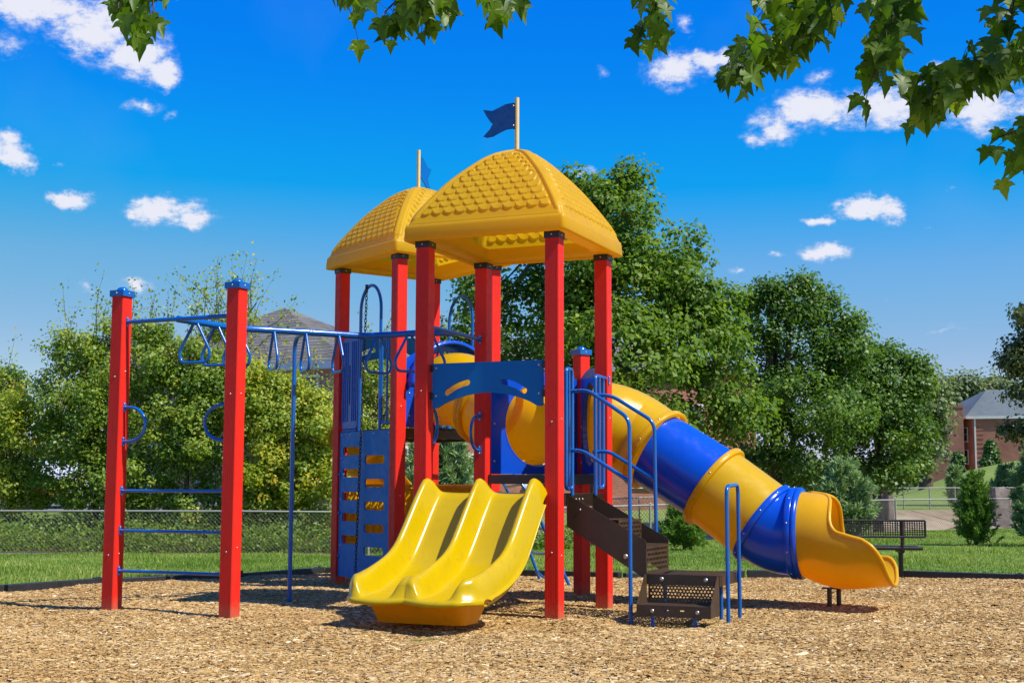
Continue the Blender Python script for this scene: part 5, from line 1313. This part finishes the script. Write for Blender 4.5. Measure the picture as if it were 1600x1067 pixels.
# pines: whorls of branches with needle tufts
def pine(label, px, ybase, Y, wpx, hpx, mat, ntuft=420, nn=16, nl=.13, group='young pines', name='pine_tree', bottom=.08, top_pow=.8, cat='pine'):
    k = Y / F_PX; x = at(px, 760, Y).x; z0 = ground_z(x, Y); ztop = at(px, ybase - hpx, Y).z; hgt = ztop - z0; wr = wpx * k / 2
    o = empty(name, (x, Y, z0), label, cat, group); base = np.array([x, Y, z0])
    m = MB(); m.tube([(x, Y, z0 - .1), (x, Y, z0 + hgt * .95)], [.05 * hgt / 2 + .02, .008], 7)
    tc = []; td = []
    nb = max(14, ntuft // 11)
    for i in range(nb):
        h = bottom + (1 - bottom) * (i / nb) ** .9; h = min(h, .98); a = i * 2.4 + RNG.normal(0, .3); ln = wr * (1 - ((h - bottom) / (1 - bottom)) ** 1.25) ** top_pow * RNG.uniform(.75, 1.12) + .05
        if h < bottom + .12: ln *= .85
        p0 = base + [0, 0, h * hgt]; d = np.array([math.cos(a), math.sin(a), .35 + .5 * h]); p1 = p0 + d * ln
        m.tube([tuple(p0), tuple(p0 + d * ln * .5 - [0, 0, .03]), tuple(p1)], [.016, .011, .005], 5)
        kk = max(3, int(11 * ln / wr) + 2)
        for j in range(kk):
            t = .25 + .75 * j / kk; q = p0 + d * ln * t + RNG.normal(0, .05 + .09 * ln, 3); tc.append(q); dd = d * .7 + RNG.normal(0, .45, 3) + [0, 0, .35]; td.append(dd / np.linalg.norm(dd))
    m.build('trunk', m_bark, o)
    tc = np.array(tc); td = np.array(td); K = len(tc); idx = np.repeat(np.arange(K), nn * 3); n = len(idx)
    dirs = norm(td[idx] + RNG.normal(0, .55, (n, 3))); ln = nl * RNG.uniform(.6, 1.15, n); along = RNG.uniform(-.09, .12, n)[:, None]
    c = tc[idx] + td[idx] * along + dirs * (ln * .5)[:, None]
    V, Fc = leaf_quads(c, dirs, unit(n), ln, ln * .11 + .004); ct = RNG.normal(0, .12, K)
    np_mesh('foliage', V, Fc, mat, np.clip(.45 + ct[idx] + RNG.normal(0, .16, n), 0, 1), o)
pine('blue-green pine behind the bench and the tube slide exit', 1318, 834, 29.5, 84, 106, g_pine, 620, 16, .17)
pine('small two-tone pine alone on the lawn right of the bench', 1522, 838, 27.5, 50, 90, g_pine2, 620, 18, .09)
pine('big blue-green pine cut by the right edge of the photo', 1622, 830, 27, 78, 128, g_pine, 560, 16, .16)
pine('blue-green pine framed under the tall tower deck', 690, 850, 25.5, 150, 190, g_pine, 900, 18, .18)
pine('low dark pine bush on the lawn under the blue tube section', 1068, 856, 27, 62, 60, g_pine2, 380, 16, .12)
pine('faint blue pine on the shaded hill slope near the right edge', 1572, 790, 62, 40, 56, g_pine, 300, 14, .3)
pine('thin pale pine behind the small two-tone pine', 1493, 790, 60, 24, 58, g_pine, 220, 12, .28)
def cypress(px, yb, yt, w, Y, label):
    k = Y / F_PX; bl = []
    for t in np.linspace(0, 1, 7): bl.append(bp(px, yb - 6 + (yt + 8 - yb) * t, Y, w / 2 * (1 - t ** 1.6) + 1.2, (yb - yt) / 11))
    x = at(px, 760, Y).x; zb = at(px, yb, Y).z; o = empty('arborvitae', (x, Y, zb), label, 'evergreen', 'narrow evergreens on the hill'); m = MB(); m.tube([(x, Y, zb - 1.5), (x, Y, zb + 2)], [.12, .05], 6); m.build('trunk', m_bark, o)
    crown('crown', bl, 90, 46, .28, .5, g_cyp, o, inner=.3)
g_cyp = leaf_mat('arborvitae_leaf', [(0, (.03, .08, .01)), (.5, (.07, .15, .02)), (1, (.14, .24, .04))], trans=.15)
cypress(1497, 744, 708, 14, 128, 'left and thinner narrow evergreen in front of the brick block')
cypress(1547, 729, 692, 20, 126, 'right and fuller narrow evergreen in front of the brick block')

# ------------------------------------------------------------------ car behind the left shrubs
def car(cx, cy, rz, col, label, name='parked_car'):
    z0 = ground_z(cx, cy) + .01; body_m = plain('car_paint', col, .22, .05, 1, coat=.6)
    o = empty(name, (cx, cy, z0), label, 'car'); c = Vector((cx, cy, z0)); d = Vector((math.cos(rz), math.sin(rz), 0)); n = Z.cross(d)
    prof = [(-2.2, .45), (-2.22, .75), (-2.1, .95), (-1.75, 1.0), (-1.25, 1.40), (-.3, 1.46), (.5, 1.40), (1.1, 1.02), (1.9, .90), (2.2, .72), (2.22, .42), (1.75, .32), (1.72, .5), (1.55, .66), (1.35, .7), (1.15, .66), (.98, .5), (.95, .32), (-.95, .32), (-.98, .5), (-1.15, .66), (-1.35, .7), (-1.55, .66), (-1.72, .5), (-1.75, .32)]
    m = MB(); m.panel(prof[::-1], [], 1.66, c, d, Z); m.build('body', body_m, o, bevel=.06)
    m = MB()
    for s_ in (-1, 1): m.panel([(-1.2, 1.02), (.95, 1.02), (.45, 1.33), (-.3, 1.38), (-1.0, 1.34)], [], .01, c + n * (.836 * s_), d, Z)
    m.build('window', m_glass, o)
    for a in (-1.35, 1.35):
        for s_ in (-1, 1):
            w = MB(); p = c + d * a + n * (.72 * s_) + Z * .33; w.tube([p - n * .1, p + n * .1], .33, 20); wo = w.build('wheel', m_black, o)
            w = MB(); w.tube([p + n * (.09 * s_), p + n * (.112 * s_)], .2, 16); w.build('rim', m_galv, wo)
cc = at(5, 790, 38); car(cc.x - .6, 38, R(4), (.28, .012, .02), 'dark red car parked behind the fence and shrubs at the left edge')
cc = at(105, 785, 42); car(cc.x, 42.5, R(88), (.55, .56, .58), 'silver car glimpsed through the shrubs left of the ladder post')

# ------------------------------------------------------------------ overhanging maple
m_twig = plain('twig_bark', (.06, .035, .025), .7, .3, 20)
g_over = leaf_mat('overhanging_maple_leaf', [(0, (.040, .090, .006)), (.4, (.080, .165, .009)), (.8, (.14, .24, .014)), (1, (.26, .34, .03))], trans=.5, rough=.45, spec=.35)
LEAF = [(0, -.02), (.10, -.10), (.30, -.06), (.36, .02), (.24, .10), (.40, .16), (.52, .36), (.34, .34), (.22, .40), (.20, .52), (.12, .66), (0, .98)]
LEAF = LEAF + [(-a, b) for a, b in LEAF[-2:0:-1]]
def overhang():
    o = empty('overhanging_maple', (4.6, -2.2, 0), 'maple whose leafy branch tips hang into the top of the photo', 'tree')
    m = MB(); tr = [Vector((4.6, -2.2, -.2)), Vector((4.55, -2.1, 1.5)), Vector((4.4, -1.9, 3.2)), Vector((4.3, -1.8, 5)), Vector((4.2, -1.6, 7.5))]
    m.tube(rounded(tr, .6, 4), [.30 * (1 - .75 * k / (len(rounded(tr, .6, 4)) - 1)) for k in range(len(rounded(tr, .6, 4)))], 14); m.build('trunk', m_bark, o)
    cl = [ # (root off-frame px, tip px, depth, leaves)
        ((215, -120), (212, 45), 4.9, 13, 36), ((190, -90), (185, 20), 4.95, 9, 26), ((240, -90), (240, 22), 4.9, 8, 26), ((760, -110), (600, 20), 4.9, 26, 60), ((700, -120), (800, 15), 5.0, 20, 50), ((560, -60), (545, 15), 5.0, 10, 34), ((680, -70), (660, 25), 4.8, 16, 42),
        ((1030, -120), (1022, 50), 5.1, 18, 38), ((1330, -60), (1255, 40), 4.9, 22, 48), ((1260, 36), (1130, 105), 4.9, 26, 36), ((1300, -50), (1190, 10), 5.0, 16, 40),
        ((1420, -120), (1385, 45), 4.8, 26, 48), ((1400, 20), (1360, 130), 4.8, 14, 34), ((1680, 40), (1530, 100), 4.9, 26, 46), ((1530, 100), (1425, 130), 4.9, 26, 42), ((1480, 100), (1460, 165), 4.85, 10, 26),
        ((1600, -90), (1580, 30), 4.8, 18, 42), ((1690, 190), (1560, 215), 5.0, 20, 42), ((1640, 200), (1590, 240), 5.0, 8, 24)]
    for (ra_, ta, Y, nlv, spread) in cl:
        a = at(ra_[0], ra_[1], Y + .15); b = at(ta[0], ta[1], Y); k_ = Y / F_PX
        ctrl = [a, a.lerp(b, .5) + Vector((RNG.normal(0, .02), 0, .03)), b]
        if ra_[1] < -20 or ra_[0] > 1640: ctrl = [a + (Vector((3.9, -1, 4.9)) - a) * .5 + Z * .35, a + (Vector((3.9, -1, 4.9)) - a) * .12 + Z * .12] + ctrl
        if ra_[1] < -20 or ra_[0] > 1640: ctrl = [Vector((4.25, -1.7, 5.2))] + ctrl
        p = rounded(ctrl, .3, 5); m = MB(); n = len(p); r0 = .045 if len(ctrl) > 3 else .006
        m.tube(p, [max(.0028, r0 * (1 - k / (n - 1)) ** 2.2) for k in range(n)], 6)
        C_ = []; AX = []; NR_ = []; SZ = []
        for i in range(int(nlv * 2.7)):
            t = RNG.uniform(-.15, 1.0); s_ = a.lerp(b, max(t, 0)) 
            q = s_ + Vector((RNG.normal(0, spread * .42) * k_, RNG.normal(0, .12), RNG.normal(-10, spread * .34) * k_))
            m.tube([s_, s_.lerp(q, .6) + Z * .012, q], .0014, 4)
            size = RNG.uniform(.060, .118); tip = Vector((RNG.normal(0, .45), RNG.normal(0, .35), -1)).normalized()
            nr = Vector((RNG.normal(0, .6), -1 + RNG.normal(0, .5), RNG.normal(.35, .5))).normalized()
            C_.append(q); AX.append(tip); NR_.append(nr); SZ.append(size)
        br = m.build('branch', m_twig, o)
        V = []; Fc = []; T_ = []
        for q, ax, nr, sz in zip(C_, AX, NR_, SZ):
            sd = nr.cross(ax).normalized(); nn = ax.cross(sd); b0 = len(V); cu = RNG.uniform(.1, .45); fo = RNG.uniform(-.1, .35)
            V.append(q + ax * (.33 * sz))
            for (x_, y_) in LEAF: V.append(q + sd * (x_ * sz) + ax * (y_ * sz) + nn * (sz * (fo * abs(x_) - cu * (y_ - .33) ** 2 * .8 + RNG.normal(0, .015))))
            L_ = len(LEAF); tv = min(max(RNG.normal(.5, .22), 0), 1)
            for k in range(L_): Fc.append((b0, b0 + 1 + k, b0 + 1 + (k + 1) % L_)); T_.append(tv)
        np_mesh('foliage', [tuple(v) for v in V], Fc, g_over, T_, br)
    # rest of the crown above and behind the camera, it shades the hanging tips
    bl = [(Vector((4.0, -1.5, 7.2)), (3.6, 3.2, 1.8)), (Vector((1.2, .2, 6.6)), (3.0, 2.8, 1.4)), (Vector((3.8, 2.2, 6.0)), (2.4, 1.6, 1.1)), (Vector((1.2, 2.6, 5.6)), (2.4, 1.3, .8)), (Vector((-1.4, 1.8, 5.6)), (1.8, 1.6, .8)), (Vector((5.6, 1.2, 6.5)), (2, 2, 1.3))]
    crown('crown', bl, 420, 38, .13, .45, g_over, o, inner=.2)
    for b in bl[:7]:
        m = MB(); s_ = Vector((4.3, -1.8, 4.6)); t_ = b[0]; p = [s_.lerp(t_, k / 5) + Z * (.3 * math.sin(math.pi * k / 5)) for k in range(6)]; m.tube(p, [.09 * (1 - .8 * k / 5) for k in range(6)], 8); m.build('limb', m_bark, o)
overhang()
